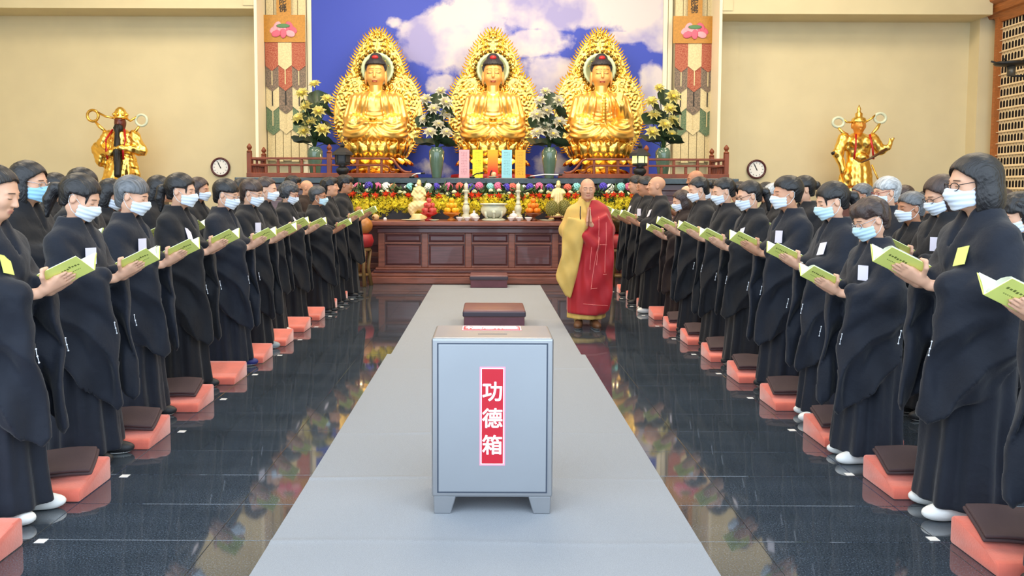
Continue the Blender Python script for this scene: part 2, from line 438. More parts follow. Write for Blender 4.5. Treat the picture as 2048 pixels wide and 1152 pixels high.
# ------------------------------------------------ dark wall bracket fixture in front of the lattice
p = at(2022, 124, 15.2)
fx = empty('wall_fixture', p); tag(fx, 'dark metal wall fixture on a bracket arm before the niche lattice', 'fixture')
MB().lathe([(.02, .05), (.30, .03), (.33, 0), (.30, -.03), (.1, -.06), (.02, -.06)], 20, sy=.7).build('housing', M_BLACK, fx, True)
MB().lathe([(.07, -.24), (.075, -.05)], 14).build('canister', mat('fixture_grey', srgb(96, 92, 84), .4, .5), fx, True)
MB().tube([(0, 0, -.235), (.3, .02, -.235), (10.87 - p.x, .02, -.235)], .022, 8).build('arm', M_BLACK, fx, True)
MB().tube([(0, .02, .03), (.3, .04, .05), (10.87 - p.x, .04, .06)], .025, 8).build('arm', M_BLACK, fx, True)
for a in (0.3, 1.5, 2.7, 3.9, 5.1):
    MB().tube([(.25 * math.cos(a), .18 * math.sin(a), .02), (.36 * math.cos(a), .26 * math.sin(a), .06)], .018, 6).build('clip', M_BLACK, fx)

# ------------------------------------------------ wall clocks
def clock(px, py, lab):
    p = at(px, py, 17.28); r = empty('wall_clock', p); tag(r, lab, 'clock', 'clocks on the back wall')
    X = Matrix.Rotation(PI / 2, 4, 'X')
    MB().lathe([(.17, 0), (.21, 0), (.215, .03), (.2, .05), (.175, .045), (.17, .02), (.17, 0)], 36, M=X, cap=False).build('rim', mat('clock_rim', srgb(74, 22, 26), .35), r, True)
    MB().lathe([(.0001, .0), (.178, .0), (.178, .02), (.0001, .02)], 36, M=X).build('dial', mat('clock_dial', srgb(238, 236, 230), .5), r)
    for h in range(12):
        a = h * PI / 6
        MB().box(-.006, .006, -.026, -.022, .125, .15, Matrix.Rotation(a, 4, 'Y')).build('hour_mark', mat('clock_mark', srgb(90, 88, 88), .5), r)
    for a, l, w in ((-.48, .10, .009), (-.42, .135, .006)):
        MB().box(-w, w, -.03, -.026, -.03, l, Matrix.Rotation(a, 4, 'Y')).build('hand', M_BLACK, r)
clock(441, 336, 'round white wall clock with dark red rim beside the bearded guardian statue')
clock(1512, 337, 'round white wall clock with dark red rim beside the guardian with raised palm')

# ------------------------------------------------ carpets, donation box
def carpet_m():
    m = mat('grey_carpet', srgb(146, 150, 157), .95, var=.10, vscale=240, bump=.35, bscale=400, detail=2)
    return m
M_CARP = carpet_m()
def runner(hw, y0, y1, h, wr):
    """a carpet slab with a few low creases across it"""
    ys = np.unique(np.concatenate([np.linspace(y0, y1, 60)] + [gnd(800, w).y + np.linspace(-.09, .09, 25) for w in wr])); ys = ys[(ys >= y0) & (ys <= y1)]
    xs = np.linspace(-hw, hw, 40); X, Y = np.meshgrid(xs, ys); Z = np.full(X.shape, h)
    for k, w in enumerate(wr): Z += .006 * np.exp(-((Y - gnd(800, w).y - .015 * np.sin(3 * X + k)) / .022) ** 2) * (.35 + .65 * np.clip(np.sin(2.2 * X + 1.3 * k + .6), 0, 1))
    ny, nx = X.shape; I = np.arange(ny * nx).reshape(ny, nx)
    V = np.stack([X.ravel(), Y.ravel(), Z.ravel()], 1); F = np.stack([I[:-1, :-1].ravel(), I[:-1, 1:].ravel(), I[1:, 1:].ravel(), I[1:, :-1].ravel()], 1)
    rim = np.concatenate([I[0, :], I[1:, -1], I[-1, -2::-1], I[-2:0:-1, 0]]); k = len(V); n = len(rim)
    B_ = V[rim].copy(); B_[:, 2] = 0; j = np.arange(n); S = np.stack([rim, k + j, k + (j + 1) % n, rim[(j + 1) % n]], 1)
    return ob('carpet_runner', npmesh('carpet_runner', np.concatenate([V, B_]), np.concatenate([F, S]), M_CARP, smooth=False))
c = runner(.935, 1.2, 7.30, .012, (740, 870, 961, 1090)); tag(c, 'pale grey carpet runner under the donation box', 'carpet')
c = runner(.90, 7.30, 12.98, .011, (640,)); tag(c, 'pale grey carpet runner under the kneeling stools before the altar table', 'carpet')

def text(name, s, size, m, parent, M, offset=.0, extrude=.0008):
    cu = bpy.data.curves.new(name, 'FONT'); cu.body = s; cu.size = size; cu.align_x = 'CENTER'; cu.align_y = 'CENTER'
    cu.extrude = extrude
    t = bpy.data.objects.new(name, cu); link(t); bpy.context.view_layer.update()
    me = bpy.data.meshes.new_from_object(t.evaluated_get(bpy.context.evaluated_depsgraph_get()))
    bpy.data.objects.remove(t)
    if offset:                                   # bolder strokes: the outline laid down several times, slightly apart
        bm = bmesh.new(); o = offset; nv = len(me.vertices)
        for dx, dy in ((0, 0), (o, 0), (-o, 0), (0, o), (0, -o), (.7 * o, .7 * o), (-.7 * o, .7 * o), (.7 * o, -.7 * o), (-.7 * o, -.7 * o)):
            k = len(bm.verts); bm.from_mesh(me); bm.verts.ensure_lookup_table()
            for v in bm.verts[k:]: v.co.x += dx; v.co.y += dy; v.co.z += 4e-5 * (k // max(1, nv))
        bm.to_mesh(me); bm.free()
    setm(me, m)
    o = ob(name, me, parent); o.matrix_local = M
    return o
BX, BY = .03, 3.60
M_STEEL = mat('brushed_steel', srgb(160, 162, 166), .36, .75, var=.04, vscale=3, bump=.015, bscale=80)
M_STEELD = mat('steel_gap', srgb(70, 78, 92), .5, .5)
M_STEELF = mat('steel_door', srgb(158, 162, 168), .42, .6, var=.03, vscale=2)
db = empty('donation_box', (BX, BY, .012)); tag(db, 'silver metal donation box with a red vertical label on the carpet', 'donation box')
bx('cabinet', M_STEEL, db, -.285, .285, 0, .36, .08, .84, .012, 3)
bx('door_gap', M_STEELD, db, -.259, .259, -.002, .03, .103, .817)
bx('door', M_STEELF, db, -.253, .253, -.004, .03, .109, .811, .003, 2)
for sx in (-1, 1):
    for y0 in (.004, .316):
        MB().prism([(sx * .275, 0), (sx * .195, 0), (sx * .17, .085), (sx * .278, .085)], y0, y0 + .04, 'y').bevel(.004, 1).build('foot', M_STEEL, db)
    bx('side_skirt', M_STEEL, db, min(sx * .255, sx * .278), max(sx * .255, sx * .278), .04, .32, .05, .085)
M_LRED = mat('label_red', srgb(186, 18, 40), .4); M_LPINK = mat('label_border', srgb(240, 150, 170), .45); M_LWHITE = mat('label_white', srgb(250, 248, 248), .5)
lb = bx('label', M_LPINK, db, -.060, .060, -.0055, -.003, .237, .706)
bx('label_line', M_LWHITE, lb, -.0535, .0535, -.0062, -.005, .2435, .6995)
bx('label_field', M_LRED, lb, -.050, .050, -.0068, -.0058, .247, .696)
for i, ch in enumerate('功德箱'):
    text('character', ch, .098, M_LWHITE, lb, Matrix.Translation((0, -.0075, .583 - .127 * i)) @ Matrix.Rotation(PI / 2, 4, 'X'), offset=.0018)
lt = bx('top_label', M_LRED, db, -.15, .145, .20, .335, .84, .8412)
for x in (-.146, .141): bx('label_line', M_LWHITE, lt, x - .0025, x + .0025, .205, .33, .841, .8417)
for y in (.208, .327): bx('label_line', M_LWHITE, lt, -.146, .141, y - .0025, y + .0025, .841, .8417)
for i, ch in enumerate('福德無量'):
    text('character', ch, .085, M_LWHITE, lt, Matrix.Translation((-.093 + .062 * i, .268, .8422)), offset=.001)
bx('slot', M_STEELD, db, -.07, .07, .10, .112, .8395, .8408)

# kneeling stools on the carpet
def stool(x, y, w, d, lab):
    s = empty('kneeling_stool', (x, y, .012)); tag(s, lab, 'kneeling stool')
    M_L = mat('stool_leather', srgb(118, 78, 76), .38, var=.08, vscale=6); M_B = mat('stool_base', srgb(96, 52, 62), .5, var=.1, vscale=10)
    MB().box(-w / 2, w / 2, 0, d, .115, .205).bevel(.022, 3).build('cushion', M_L, s, True)
    bx('piping', mat('stool_piping', srgb(58, 48, 60), .4), s, -w / 2 - .003, w / 2 + .003, -.003, d + .003, .125, .185, .012, 2)
    bx('base', M_B, s, -w / 2 + .012, w / 2 - .012, .012, d - .012, 0, .12, .008, 2)
    return s
stool(.09, 8.75, .71, .62, 'brown padded kneeling stool just beyond the donation box')
stool(.04, 12.55, .62, .5, 'dark maroon kneeling stool against the altar table')
# ================================================================== altar platform
pl = empty('altar_platform', (0, 15.9, 0)); tag(pl, 'wide dark wooden altar platform with a black-green stone top', 'platform')
def pp(name, m, x0, x1, y0, y1, z0, z1, bev=0): return bx(name, m, pl, x0, x1, y0 - 15.9, y1 - 15.9, z0, z1, bev)
pp('body', M_WOOD, -4.6, 4.6, 14.80, 17.15, 0, 1.72)
pp('stone_top', M_STONE, -4.7, 4.7, 14.58, 17.2, 1.72, 1.83, .01)
for z0, z1, d in ((0, .12, .22), (.12, .22, .17), (.22, .34, .11), (.34, .42, .06), (1.5, 1.6, .03), (1.6, 1.72, .07)):
    pp('moulding', M_WOODL if d in (.17, .06) else M_WOOD, -4.6 - d, 4.6 + d, 14.80 - d, 14.9, z0, z1, .01)
for i in range(10):
    x = -4.5 + .91 * i
    pp('panel', M_WOODP, x + .06, x + .84, 14.77, 14.81, .55, 1.4, .01)

# ================================================================== altar table
tb = empty('altar_table', (.06, 13.65, 0)); tag(tb, 'long dark mahogany altar table with carved square panels', 'table')
def tp(name, m, x0, x1, y0, y1, z0, z1, bev=0): return bx(name, m, tb, x0, x1, y0 - 13.65, y1 - 13.65, z0, z1, bev)
tp('tabletop', M_WOODL, -2.07, 2.07, 13.16, 14.1, .985, 1.07, .02)
tp('top_moulding', M_WOOD, -2.0, 2.0, 13.22, 14.08, .945, .985, .012)
tp('frieze', M_WOODP, -1.93, 1.93, 13.30, 14.05, .86, .945, .012)
tp('body', M_WOOD, -1.90, 1.90, 13.36, 14.03, .20, .86)
for z0, z1, w, m in ((.0, .12, 2.08, M_WOODL), (.12, .175, 2.05, M_WOODL), (.175, .225, 1.99, M_WOOD), (.225, .265, 1.96, M_WOODL)):
    tp('base_moulding', m, -w, w, 13.16 + (2.08 - w), 14.08, z0, z1, .014)
for i in range(6):
    x = -1.86 + .744 * i
    tp('stile', M_WOODL, x - .055, x + .055, 13.325, 13.37, .265, .86, .01)
for i in range(5):
    xc = -1.488 + .744 * i
    tp('rail', M_WOODL, xc - .317, xc + .317, 13.33, 13.37, .265, .30, .008)
    tp('rail', M_WOODL, xc - .317, xc + .317, 13.33, 13.37, .665, .70, .008)
    tp('rail', M_WOODL, xc - .317, xc + .317, 13.33, 13.37, .835, .86, .008)
    for z0, z1 in ((.305, .655), (.705, .83)):
        b = MB(); a = [(xc - .30, z0), (xc + .30, z0), (xc + .30, z1), (xc - .30, z1)]; e = .03
        c2 = [(xc - .30 + e, z0 + e), (xc + .30 - e, z0 + e), (xc + .30 - e, z1 - e), (xc - .30 + e, z1 - e)]
        V = [(x, 13.355 - 13.65, z) for x, z in a] + [(x, 13.332 - 13.65, z) for x, z in c2] + [(x, 13.37 - 13.65, z) for x, z in a]
        F = [(4, 5, 6, 7)] + [(i2, (i2 + 1) % 4, 4 + (i2 + 1) % 4, 4 + i2) for i2 in range(4)] + [(8 + i2, 8 + (i2 + 1) % 4, (i2 + 1) % 4, i2) for i2 in range(4)]
        ob('panel', npmesh('panel', V, F, M_WOODP, smooth=False), tb)

# ================================================================== railings on the platform
def railing(sx, cx, lab):
    Yr = 14.72; r = empty('wooden_railing', (sx * 3.6 + cx, Yr, 1.83)); tag(r, lab, 'railing', 'railings on the altar platform')
    O = Vector((sx * 3.6 + cx, Yr, 1.83))
    def X(px): return sx * abs((px - 975.5) / FPX * Yr) + cx - O.x       # left-hand pixel columns, mirrored for the right
    zt, zm, zb = .355, .235, .085
    def bar(name, px0, px1, z0, z1, t=.03):
        a, b = sorted((X(px0), X(px1))); return bx(name, M_RAIL, r, a, b, -t, t, z0, z1, .006, 1)
    def post(px, y, h, w=.042):
        p = bx('post', M_RAIL, r, X(px) - w, X(px) + w, y - w, y + w, 0, h, .006, 1)
        MB().lathe([(.05, 0), (.052, .02), (.03, .035), (.026, .05), (.045, .075), (.05, .1), (.03, .135), (.01, .16), (.001, .165)], 12, c=(X(px), y, h)).build('finial', M_RAIL, p, True)
    bar('bottom_rail', 496, 834, 0, zb, .05)
    bar('middle_rail', 500, 764, zm - .02, zm + .018); bar('top_rail', 500, 780, zt - .02, zt + .02)
    post(501, 0, .47); post(660, 0, .46); post(501, .95, .46)
    for px in (557.8, 605, 716, 764): bar('baluster', px - 2.6, px + 2.6, zb, zt - .02, .022)
    for px in (534, 581, 630, 690, 738.6): bar('baluster', px - 2.6, px + 2.6, zb, zm - .02, .022)
    for z0, z1 in ((0, zb), (zm - .02, zm + .018), (zt - .02, zt + .02)): bx('return_rail', M_RAIL, r, X(501) - .03, X(501) + .03, .04, .93, z0, z1, .006, 1)
    for k in range(5): bx('return_baluster', M_RAIL, r, X(501) - .02, X(501) + .02, .14 + .16 * k, .18 + .16 * k, zb, zm if k % 2 else zt)
    # scrolled end
    pts = [(780, zt), (787, zt - .02), (793, .26), (798, .20), (804, .14), (811, .105), (820, .10), (824, .125)]
    MB().tube([(X(a), 0, z) for a, z in pts], [.022, .024, .026, .026, .028, .026, .022, .014], 8).build('scroll', M_RAIL, r, True)
    pts = [(764, zm), (772, zm - .01), (778, .19), (780, .14), (777, .105), (771, .11), (771, .135)]
    MB().tube([(X(a), 0, z) for a, z in pts], [.02, .02, .02, .02, .018, .016, .012], 8).build('scroll', M_RAIL, r, True)
    pts = [(780, .14), (784, .105), (790, .11), (790, .14)]
    MB().tube([(X(a), 0, z) for a, z in pts], [.018, .018, .016, .012], 8).build('scroll', M_RAIL, r, True)
railing(-1, .02, 'reddish wooden railing with scrolled end at the white clock nearest the bearded guardian')
railing(1, .02, 'reddish wooden railing with scrolled end behind the lit lantern')

# ================================================================== iron lanterns
def lantern(px, lit, lab):
    p = at(px, 352, 13.9); l = empty('iron_lantern', (p.x, p.y, 0)); tag(l, lab, 'lantern', 'iron lanterns before the platform')
    z = p.z
    MB().lathe([(.16, 0), (.16, .06), (.07, .1), (.055, .4), (.055, z - .35), (.08, z - .1), (.05, z - .05), (.05, z)], 12).build('column', M_BLACK, l, True)
    MB().lathe([(.05, z), (.11, z + .06), (.12, z + .11), (.08, z + .15), (.05, z + .17), (.12, z + .2)], 14).build('bowl', M_BLACK, l, True)
    MB().lathe([(.13, z + .19), (.135, z + .21), (.125, z + .22), (.13, z + .37), (.14, z + .38), (.05, z + .385)], 6).build('lamp_body', M_BLACK, l)
    MB().lathe([(.16, z + .37), (.20, z + .36), (.17, z + .41), (.10, z + .46), (.06, z + .49), (.03, z + .50), (.045, z + .53), (.03, z + .56), (.001, z + .6)], 6).build('roof', M_BLACK, l)
    mw = mat('lantern_glow', srgb(226, 230, 150), .5, emit=.55, var=.15, vscale=60) if lit else mat('lantern_grille', srgb(48, 48, 50), .5, .3)
    for k in range(6):
        a = k * PI / 3 + PI / 6
        Mx = Matrix.Rotation(a, 4, 'Z')
        MB().box(.111, .121, -.05, .05, z + .235, z + .355, Mx).bevel(.012, 2).build('window', mw, l)
lantern(685, False, 'dark unlit iron lantern with hexagonal roof before the railing')
lantern(1279, True, 'dark iron lantern with glowing pale yellow windows before the railing')

# ================================================================== hanging banners
M_BCREAM = mat('brocade_cream', srgb(214, 196, 150), .7, var=.12, vscale=40, bump=.1, bscale=80)
M_BRED = mat('brocade_red', srgb(146, 44, 30), .65, col2=srgb(186, 120, 88), vscale=45)
M_BGREY = mat('brocade_grey', srgb(84, 78, 68), .65, col2=srgb(146, 122, 102), vscale=45)
M_BGREEN = mat('brocade_green', srgb(66, 100, 74), .65, col2=srgb(122, 134, 98), vscale=45)
M_BGOLD = mat('brocade_gold', srgb(184, 128, 42), .5, var=.12, vscale=30)
M_INK = mat('ink', srgb(30, 24, 20), .6)
def banner(px, chars, lab):
    k = 3.2 * 90.7                               # banner units: pixels of a 3.2x enlargement of the photo
    p = at(px, 200, 17.1); b = empty('hanging_banner', (p.x, 17.1, 1.95)); tag(b, lab, 'banner', 'long banners beside the sky mural')
    def X(x): return (x - 262) / k
    def Z(y): return at(px, y / 3.2, 17.1).z - 1.95
    def strip(name, m, x0, x1, y0, y1, d, tip=0, parent=b):
        pts = [(X(x0), Z(y0)), (X(x1), Z(y0)), (X(x1), Z(y1 - tip))] + ([(X((x0 + x1) / 2), Z(y1))] if tip else []) + [(X(x0), Z(y1 - tip))]
        return MB().prism(pts, -d - .012, -d, 'y').build(name, m, parent)
    for i in range(5): strip('streamer', M_BCREAM, 140 + 50 * i, 186 + 50 * i, -160, 1030 + 8 * (i % 2), -.02)
    strip('text_strip', M_BGOLD, 212, 302, -160, 104, .06)
    for i, ch in enumerate(chars):
        text('character', ch, .17, M_INK, b, Matrix.Translation((X(252), -.078, Z(66 - 44 * i))) @ Matrix.Rotation(PI / 2, 4, 'X'), offset=.002)
    v = strip('valance', M_BGOLD, 121, 390, 105, 278, .075)
    # lotus emblem
    for j, (dx, dz, a) in enumerate([(-.15, .0, 1.0), (.15, .0, -1.0), (-.1, .05, .6), (.1, .05, -.6), (-.05, -.02, .25), (.05, -.02, -.25), (0, .0, 0), (-.12, -.05, 1.3), (.12, -.05, -1.3), (0, -.06, 0)]):
        Mx = Matrix.Translation((X(255) + 1.5 * dx, -.09 - .002 * j, Z(205) + 1.5 * dz)) @ Matrix.Rotation(a, 4, 'Y')
        MB().ball((0, 0, .03), (.075, .006, .105), 10, 6, Mx).build('lotus_petal', mat('lotus_pink' + str(j % 2), srgb(214, 96, 120) if j % 2 else srgb(232, 160, 170), .6), v, True)
    MB().ball((X(255), -.112, Z(176)), (.15, .006, .045), 12, 6).build('lotus_pod', mat('pod_green', srgb(84, 128, 84), .6), v, True)
    cols = {0: (137, 218), 1: (218, 303), 2: (303, 388)}
    for c, rows in ((0, ((M_BGREEN, 870), (M_BCREAM, 720), (M_BGREY, 592), (M_BRED, 462))),
                    (1, ((M_BCREAM, 862), (M_BGREY, 735), (M_BRED, 588), (M_BCREAM, 456))),
                    (2, ((M_BGREEN, 870), (M_BCREAM, 720), (M_BGREY, 592), (M_BRED, 462)))):
        for j, (m, y1) in enumerate(rows):
            x0, x1 = cols[c]
            t = strip('pennant', m, x0, x1, 272, y1, .005 + .016 * j, 34)
            if j < 3: strip('pennant_tassel', M_BCREAM if j in (0, 2) else M_INK, (x0 + x1) / 2 - 3, (x0 + x1) / 2 + 3, rows[j + 1][1] - 6, rows[j + 1][1] + 90, .005 + .016 * j + .014, 0, t)
banner(572, '佛陀彌阿', 'long brocade banner with lotus emblem hanging on the bearded guardian\'s side of the mural')
banner(1386, '佛陀彌阿', 'long brocade banner with lotus emblem hanging on the lit lantern\'s side of the mural')
# ================================================================== petals
def petal_grid(W, H, curl, cup, nu=6, nv=7, point=1.0):
    V, F = [], []
    for j in range(nv):
        v = j / (nv - 1); w = W * (math.sin(PI * min(1, .12 + .88 * v)) ** .75) * (1 if v < 1 else 0) if point else W
        for i in range(nu):
            u = -1 + 2 * i / (nu - 1)
            V.append((u * w, -curl * v * v + cup * u * u * w, H * v - .15 * H * u * u * v * v))
    for j in range(nv - 1):
        for i in range(nu - 1):
            a = j * nu + i; F.append((a, a + 1, a + nu + 1, a + nu))
    return np.array(V), np.array(F)
def place(V, loc, rz, tilt):
    M_ = Matrix.Rotation(rz, 3, 'Z') @ Matrix.Rotation(tilt, 3, 'X')
    return np.asarray(V) @ np.array(M_).T + np.array(loc)
def join(parts):
    Vs, Fs, k = [], [], 0
    for V, F in parts: Vs.append(np.asarray(V)); Fs.append(np.asarray(F) + k); k += len(V)
    return np.concatenate(Vs), np.concatenate(Fs)

# ================================================================== seated statues
def buddha_sdf(p, raised):
    x, y, z = p[:, 0], p[:, 1], p[:, 2]; ax = np.abs(x); P = np.stack([ax, y, z], 1)
    torso = uni(.1, ell(P, (0, .02, .5), (.38, .26, .5)), ell(P, (.13, -.10, .76), (.19, .15, .17)), cap(P, (0, .02, .86), (.37, .03, .80), .15, .165))
    arm = cap(P, (.41, .03, .79), (.52, -.04, .45), .155, .15)
    fl_ = cap(P, (.52, -.06, .42), (.13, -.37, .33), .125, .085)
    slv = ell(P, (.47, -.12, .29), (.17, .24, .22))
    hand = uni(.03, ell(P, (.08, -.43, .33), (.12, .06, .04)), cap(P, (.05, -.47, .36), (-.06, -.47, .35), .022), cap(P, (.06, -.50, .33), (-.06, -.50, .33), .022))
    if raised:
        right = x > 0
        f2 = cap(P, (.52, -.06, .42), (.33, -.42, .70), .12, .075)
        h2 = uni(.03, ell(P, (.31, -.45, .79), (.07, .035, .08)), *[cap(P, (.26 + .035 * i, -.455, .84), (.255 + .04 * i, -.47, .97 - .012 * abs(i - 1.5)), .02, .015) for i in range(4)], cap(P, (.25, -.45, .78), (.215, -.48, .85), .02, .016))
        fl_ = np.where(right, f2, fl_); hand = np.where(right, h2, hand)
    leg = cap(P, (.47, -.15, .16), (.02, -.42, .14), .195, .165)
    lap = ell(p, (0, -.14, .10), (.64, .42, .14))
    d = uni(.07, torso, arm, slv, leg, lap)
    d = smin(d, fl_, .05)
    # robe edge and folds
    rob = ss(.13, .17, ax - .10 * (.6 - z)) * ss(.42, .5, z)
    d = d - .024 * rob
    ph = np.sqrt((ax - .40) ** 2 + (z - .52) ** 2)
    d = d + .011 * np.sin(ph * 62) * ss(.42, .32, z) * ss(-.05, -.2, y)
    d = d + .010 * np.sin(ax * 58 + z * 12 + 3 * y) * rob * ss(.3, .45, z)
    bel = np.sin(z * 70 - 5 * ax * ax * 14) * ss(.27, .18, ax) * ss(.62, .56, z) * ss(.38, .44, z)
    d = d + .009 * bel
    d = smin(d, hand, .02)
    return uni(.04, d, cap(P, (0, .0, .9), (0, -.03, 1.18), .135, .125))
BL = ((-.8, -.72, -.06), (.8, .42, 1.2))
B1 = sdf_mesh('statue_body', lambda p: buddha_sdf(p, False), *BL, .016, M_GOLDB)
B2 = sdf_mesh('statue_body', lambda p: buddha_sdf(p, True), *BL, .016, M_GOLDB)
def bhead(p):
    x, y, z = p[:, 0], p[:, 1], p[:, 2]; P = np.stack([np.abs(x), y, z], 1)
    d = uni(.06, ell(P, (0, -.01, 1.42), (.195, .2, .25)), ell(P, (0, -.05, 1.27), (.17, .155, .165)))
    d = smin(d, ell(P, (.09, -.13, 1.29), (.07, .06, .07)), .05)
    d = smax(d, -ell(P, (.078, -.235, 1.395), (.055, .035, .028)), .03)
    d = smin(d, ell(P, (.076, -.172, 1.385), (.046, .03, .026)), .012)
    d = smin(d, cap(P, (0, -.19, 1.43), (0, -.232, 1.305), .014, .026), .02)
    d = smin(d, ell(P, (0, -.205, 1.222), (.05, .02, .013)), .008); d = smin(d, ell(P, (0, -.20, 1.197), (.038, .02, .013)), .008)
    d = smin(d, ell(P, (.205, .0, 1.30), (.03, .05, .145)), .015)
    return smin(d, cap(P, (0, -.01, 1.02), (0, -.02, 1.22), .13, .12), .04)
def bface(C):
    ax = np.abs(C[:, 0]); f = C[:, 1] < -.12
    arc = 1.445 + .02 * np.cos((ax - .075) / .06)
    brow = f & (ax > .018) & (ax < .14) & (np.abs(C[:, 2] - arc + .0) < .006)
    lid = f & (ax > .03) & (ax < .122) & (np.abs(C[:, 2] - 1.372 - .25 * (ax - .076) ** 2 * 10) < .0065)
    lip = f & (ax < .055) & (C[:, 2] > 1.188) & (C[:, 2] < 1.232)
    return np.where(brow | lid, 1, np.where(lip, 2, 0))
BH = sdf_mesh('statue_head', bhead, (-.27, -.3, 1.0), (.27, .25, 1.72), .0095, [M_GOLDF, mat('statue_line', srgb(112, 70, 34), .5), mat('statue_lip', srgb(176, 92, 66), .45)], bface)
def bhair(p):
    x, y, z = p[:, 0], p[:, 1], p[:, 2]
    d = uni(.04, ell(p, (0, .0, 1.52), (.225, .23, .20)), ell(p, (0, .02, 1.70), (.13, .13, .12)))
    d = smax(d, (1.555 - .30 * ss(-.08, -.02, y)) - z, .02)
    return d + .006 * np.sin(x * 90) * np.sin(y * 90) * np.sin(z * 90)
BHR = sdf_mesh('statue_hair', bhair, (-.27, -.28, 1.2), (.27, .3, 1.86), .012, mat('statue_hair_black', srgb(34, 32, 40), .6))
# flame mandorla
half = [(0, 72), (22, 82), (45, 100), (75, 122), (115, 175), (150, 230), (180, 290), (200, 345), (213, 398), (255, 425), (300, 500), (328, 580), (343, 660), (342, 730), (325, 800), (300, 860), (270, 920), (230, 985), (180, 1020)]
hz = np.array([(40 + b / 3.6) for a, b in half]); hx = np.array([a / 3.6 / 93.7 * .93 for a, b in half])
hzz = np.array([at(752, v, 16.65).z - 1.83 for v in hz])
def wid(z): return np.interp(-z, -hzz, hx)
def mandorla():
    nz, nx = 120, 84; zs = np.linspace(hzz[-1], hzz[0], nz); us = np.linspace(-1, 1, nx)
    U, Zg = np.meshgrid(us, zs); Xg = U * wid(Zg)
    g = np.random.RandomState(3); D = np.zeros_like(Xg)
    for i in range(150):
        cz = g.uniform(zs[0], zs[-1]); cx = g.uniform(0, 1) * wid(np.array([cz]))[0]; s = g.uniform(.06, .12); q = g.uniform(0, 6.28); hd = g.choice([-1, 1])
        for sg in (-1, 1):
            dx = Xg - sg * cx; dz = Zg - cz; r = np.hypot(dx, dz); a = np.arctan2(dz, dx * sg * hd)
            D += .022 * np.exp(-(r / s) ** 2) * np.cos(r / s * 7.5 + a + q)
    D = np.clip(D, -.035, .05); D += .03 * (1 - np.abs(U) ** 6)
    V = np.stack([Xg.ravel(), -D.ravel() - .03, Zg.ravel()], 1); F = []
    I = np.arange(nz * nx).reshape(nz, nx)
    F = np.stack([I[:-1, :-1].ravel(), I[:-1, 1:].ravel(), I[1:, 1:].ravel(), I[1:, :-1].ravel()], 1)
    e = [I[:, 0], I[:, -1]]
    Vb = np.stack([Xg.ravel(), np.full(Xg.size, .03), Zg.ravel()], 1)
    k = len(V); F2 = F[:, ::-1] + k; F3 = []
    for cidx in (I[:, 0], I[:, -1]):
        for a, b in zip(cidx[:-1], cidx[1:]): F3.append((a, b, b + k, a + k))
    return npmesh('mandorla', np.concatenate([V, Vb]), np.concatenate([F, F2, np.array(F3)]), M_GOLD)
MAND = mandorla()
def flames():
    P_ = [(hx[i], hzz[i]) for i in range(len(hx))]; S = []
    L_ = [0]
    for a, b in zip(P_, P_[1:]): L_.append(L_[-1] + math.dist(a, b))
    ts = np.arange(0.02, L_[-1] - .25, .058); V, F = [], []
    for sg in (-1, 1):
        for k, t in enumerate(ts):
            x = np.interp(t, L_, [q[0] for q in P_]); z = np.interp(t, L_, [q[1] for q in P_])
            x2 = np.interp(t + .02, L_, [q[0] for q in P_]); z2 = np.interp(t + .02, L_, [q[1] for q in P_])
            n = np.array([-(z2 - z), (x2 - x)]); n /= np.linalg.norm(n) + 1e-9
            n = -n if n[0] < 0 else n
            d = n * .8 + np.array([0, .75]); d /= np.linalg.norm(d); s = np.array([-d[1], d[0]]); ln = .11 + .02 * (k % 3)
            b0 = np.array([x, z]) - n * .02; kk = len(V); w = .022
            mid = b0 + n * ln * .45 + d * .02; tip = b0 + n * ln * .55 + d * ln * .55
            for c_, r_ in ((b0, w), (mid, w * .8)):
                for (a, b) in ((1, 0), (0, -1), (-1, 0), (0, 1)): q = c_ + s * r_ * a; V.append((sg * q[0], b * r_, q[1]))
            V.append((sg * tip[0], 0, tip[1]))
            for i in range(4): F.append((kk + i, kk + (i + 1) % 4, kk + 4 + (i + 1) % 4, kk + 4 + i)); F.append((kk + 4 + i, kk + 4 + (i + 1) % 4, kk + 8, kk + 8))
    me = bpy.data.meshes.new('flame_border'); me.from_pydata(V, [], [tuple(dict.fromkeys(f)) for f in F]); setm(me, M_GOLD)
    return me
FLAM = flames()
pv, pf = petal_grid(.14, .30, -.10, .5, point=1)
PETAL = npmesh('petal', pv, pf, M_GOLD)
HALO = MB().lathe([(.25, 0), (.26, .03), (.34, .03), (.36, 0), (.34, -.02), (.25, -.02)], 40, M=Matrix.Rotation(PI / 2, 4, 'X')).mesh('halo_ring', mat('halo_jade', srgb(196, 206, 160), .35, .3), True)
hb = MB()
for k in range(22):
    a = 2 * PI * k / 22; hb.ball((.375 * math.cos(a), -.02, .375 * math.sin(a)), .038, 8, 6)
HALB = hb.mesh('halo_beads', mat('halo_bead', srgb(120, 96, 40), .35, .8), True)
PAG = MB()
for k in range(7):
    w = .075 - .006 * k; PAG.lathe([(w * .6, 0), (w * .6, .035), (w, .036), (w * .75, .052)], 8, c=(0, 0, .052 * k))
PAG.lathe([(.02, 0), (.025, .03), (.008, .06), (.002, .11)], 8, c=(0, 0, .364))
PAG = PAG.mesh('pagoda', M_GOLDD)
CROSS = (1, .72)
THR = MB().lathe([(.62, 0), (.66, .03), (.62, .08), (.50, .12), (.40, .20), (.38, .30), (.46, .38), (.52, .43), (.55, .50), (.56, .66), (.56, .74), (.54, .785)], 32, sy=.78).mesh('throne_core', M_GOLDD, True)
RBASE = MB().lathe([(.72, -.0), (.86, .0), (.88, .05), (.86, .10), (.7, .12)], 8, sy=.72).mesh('throne_plinth', mat('plinth_red', srgb(150, 34, 30), .35))
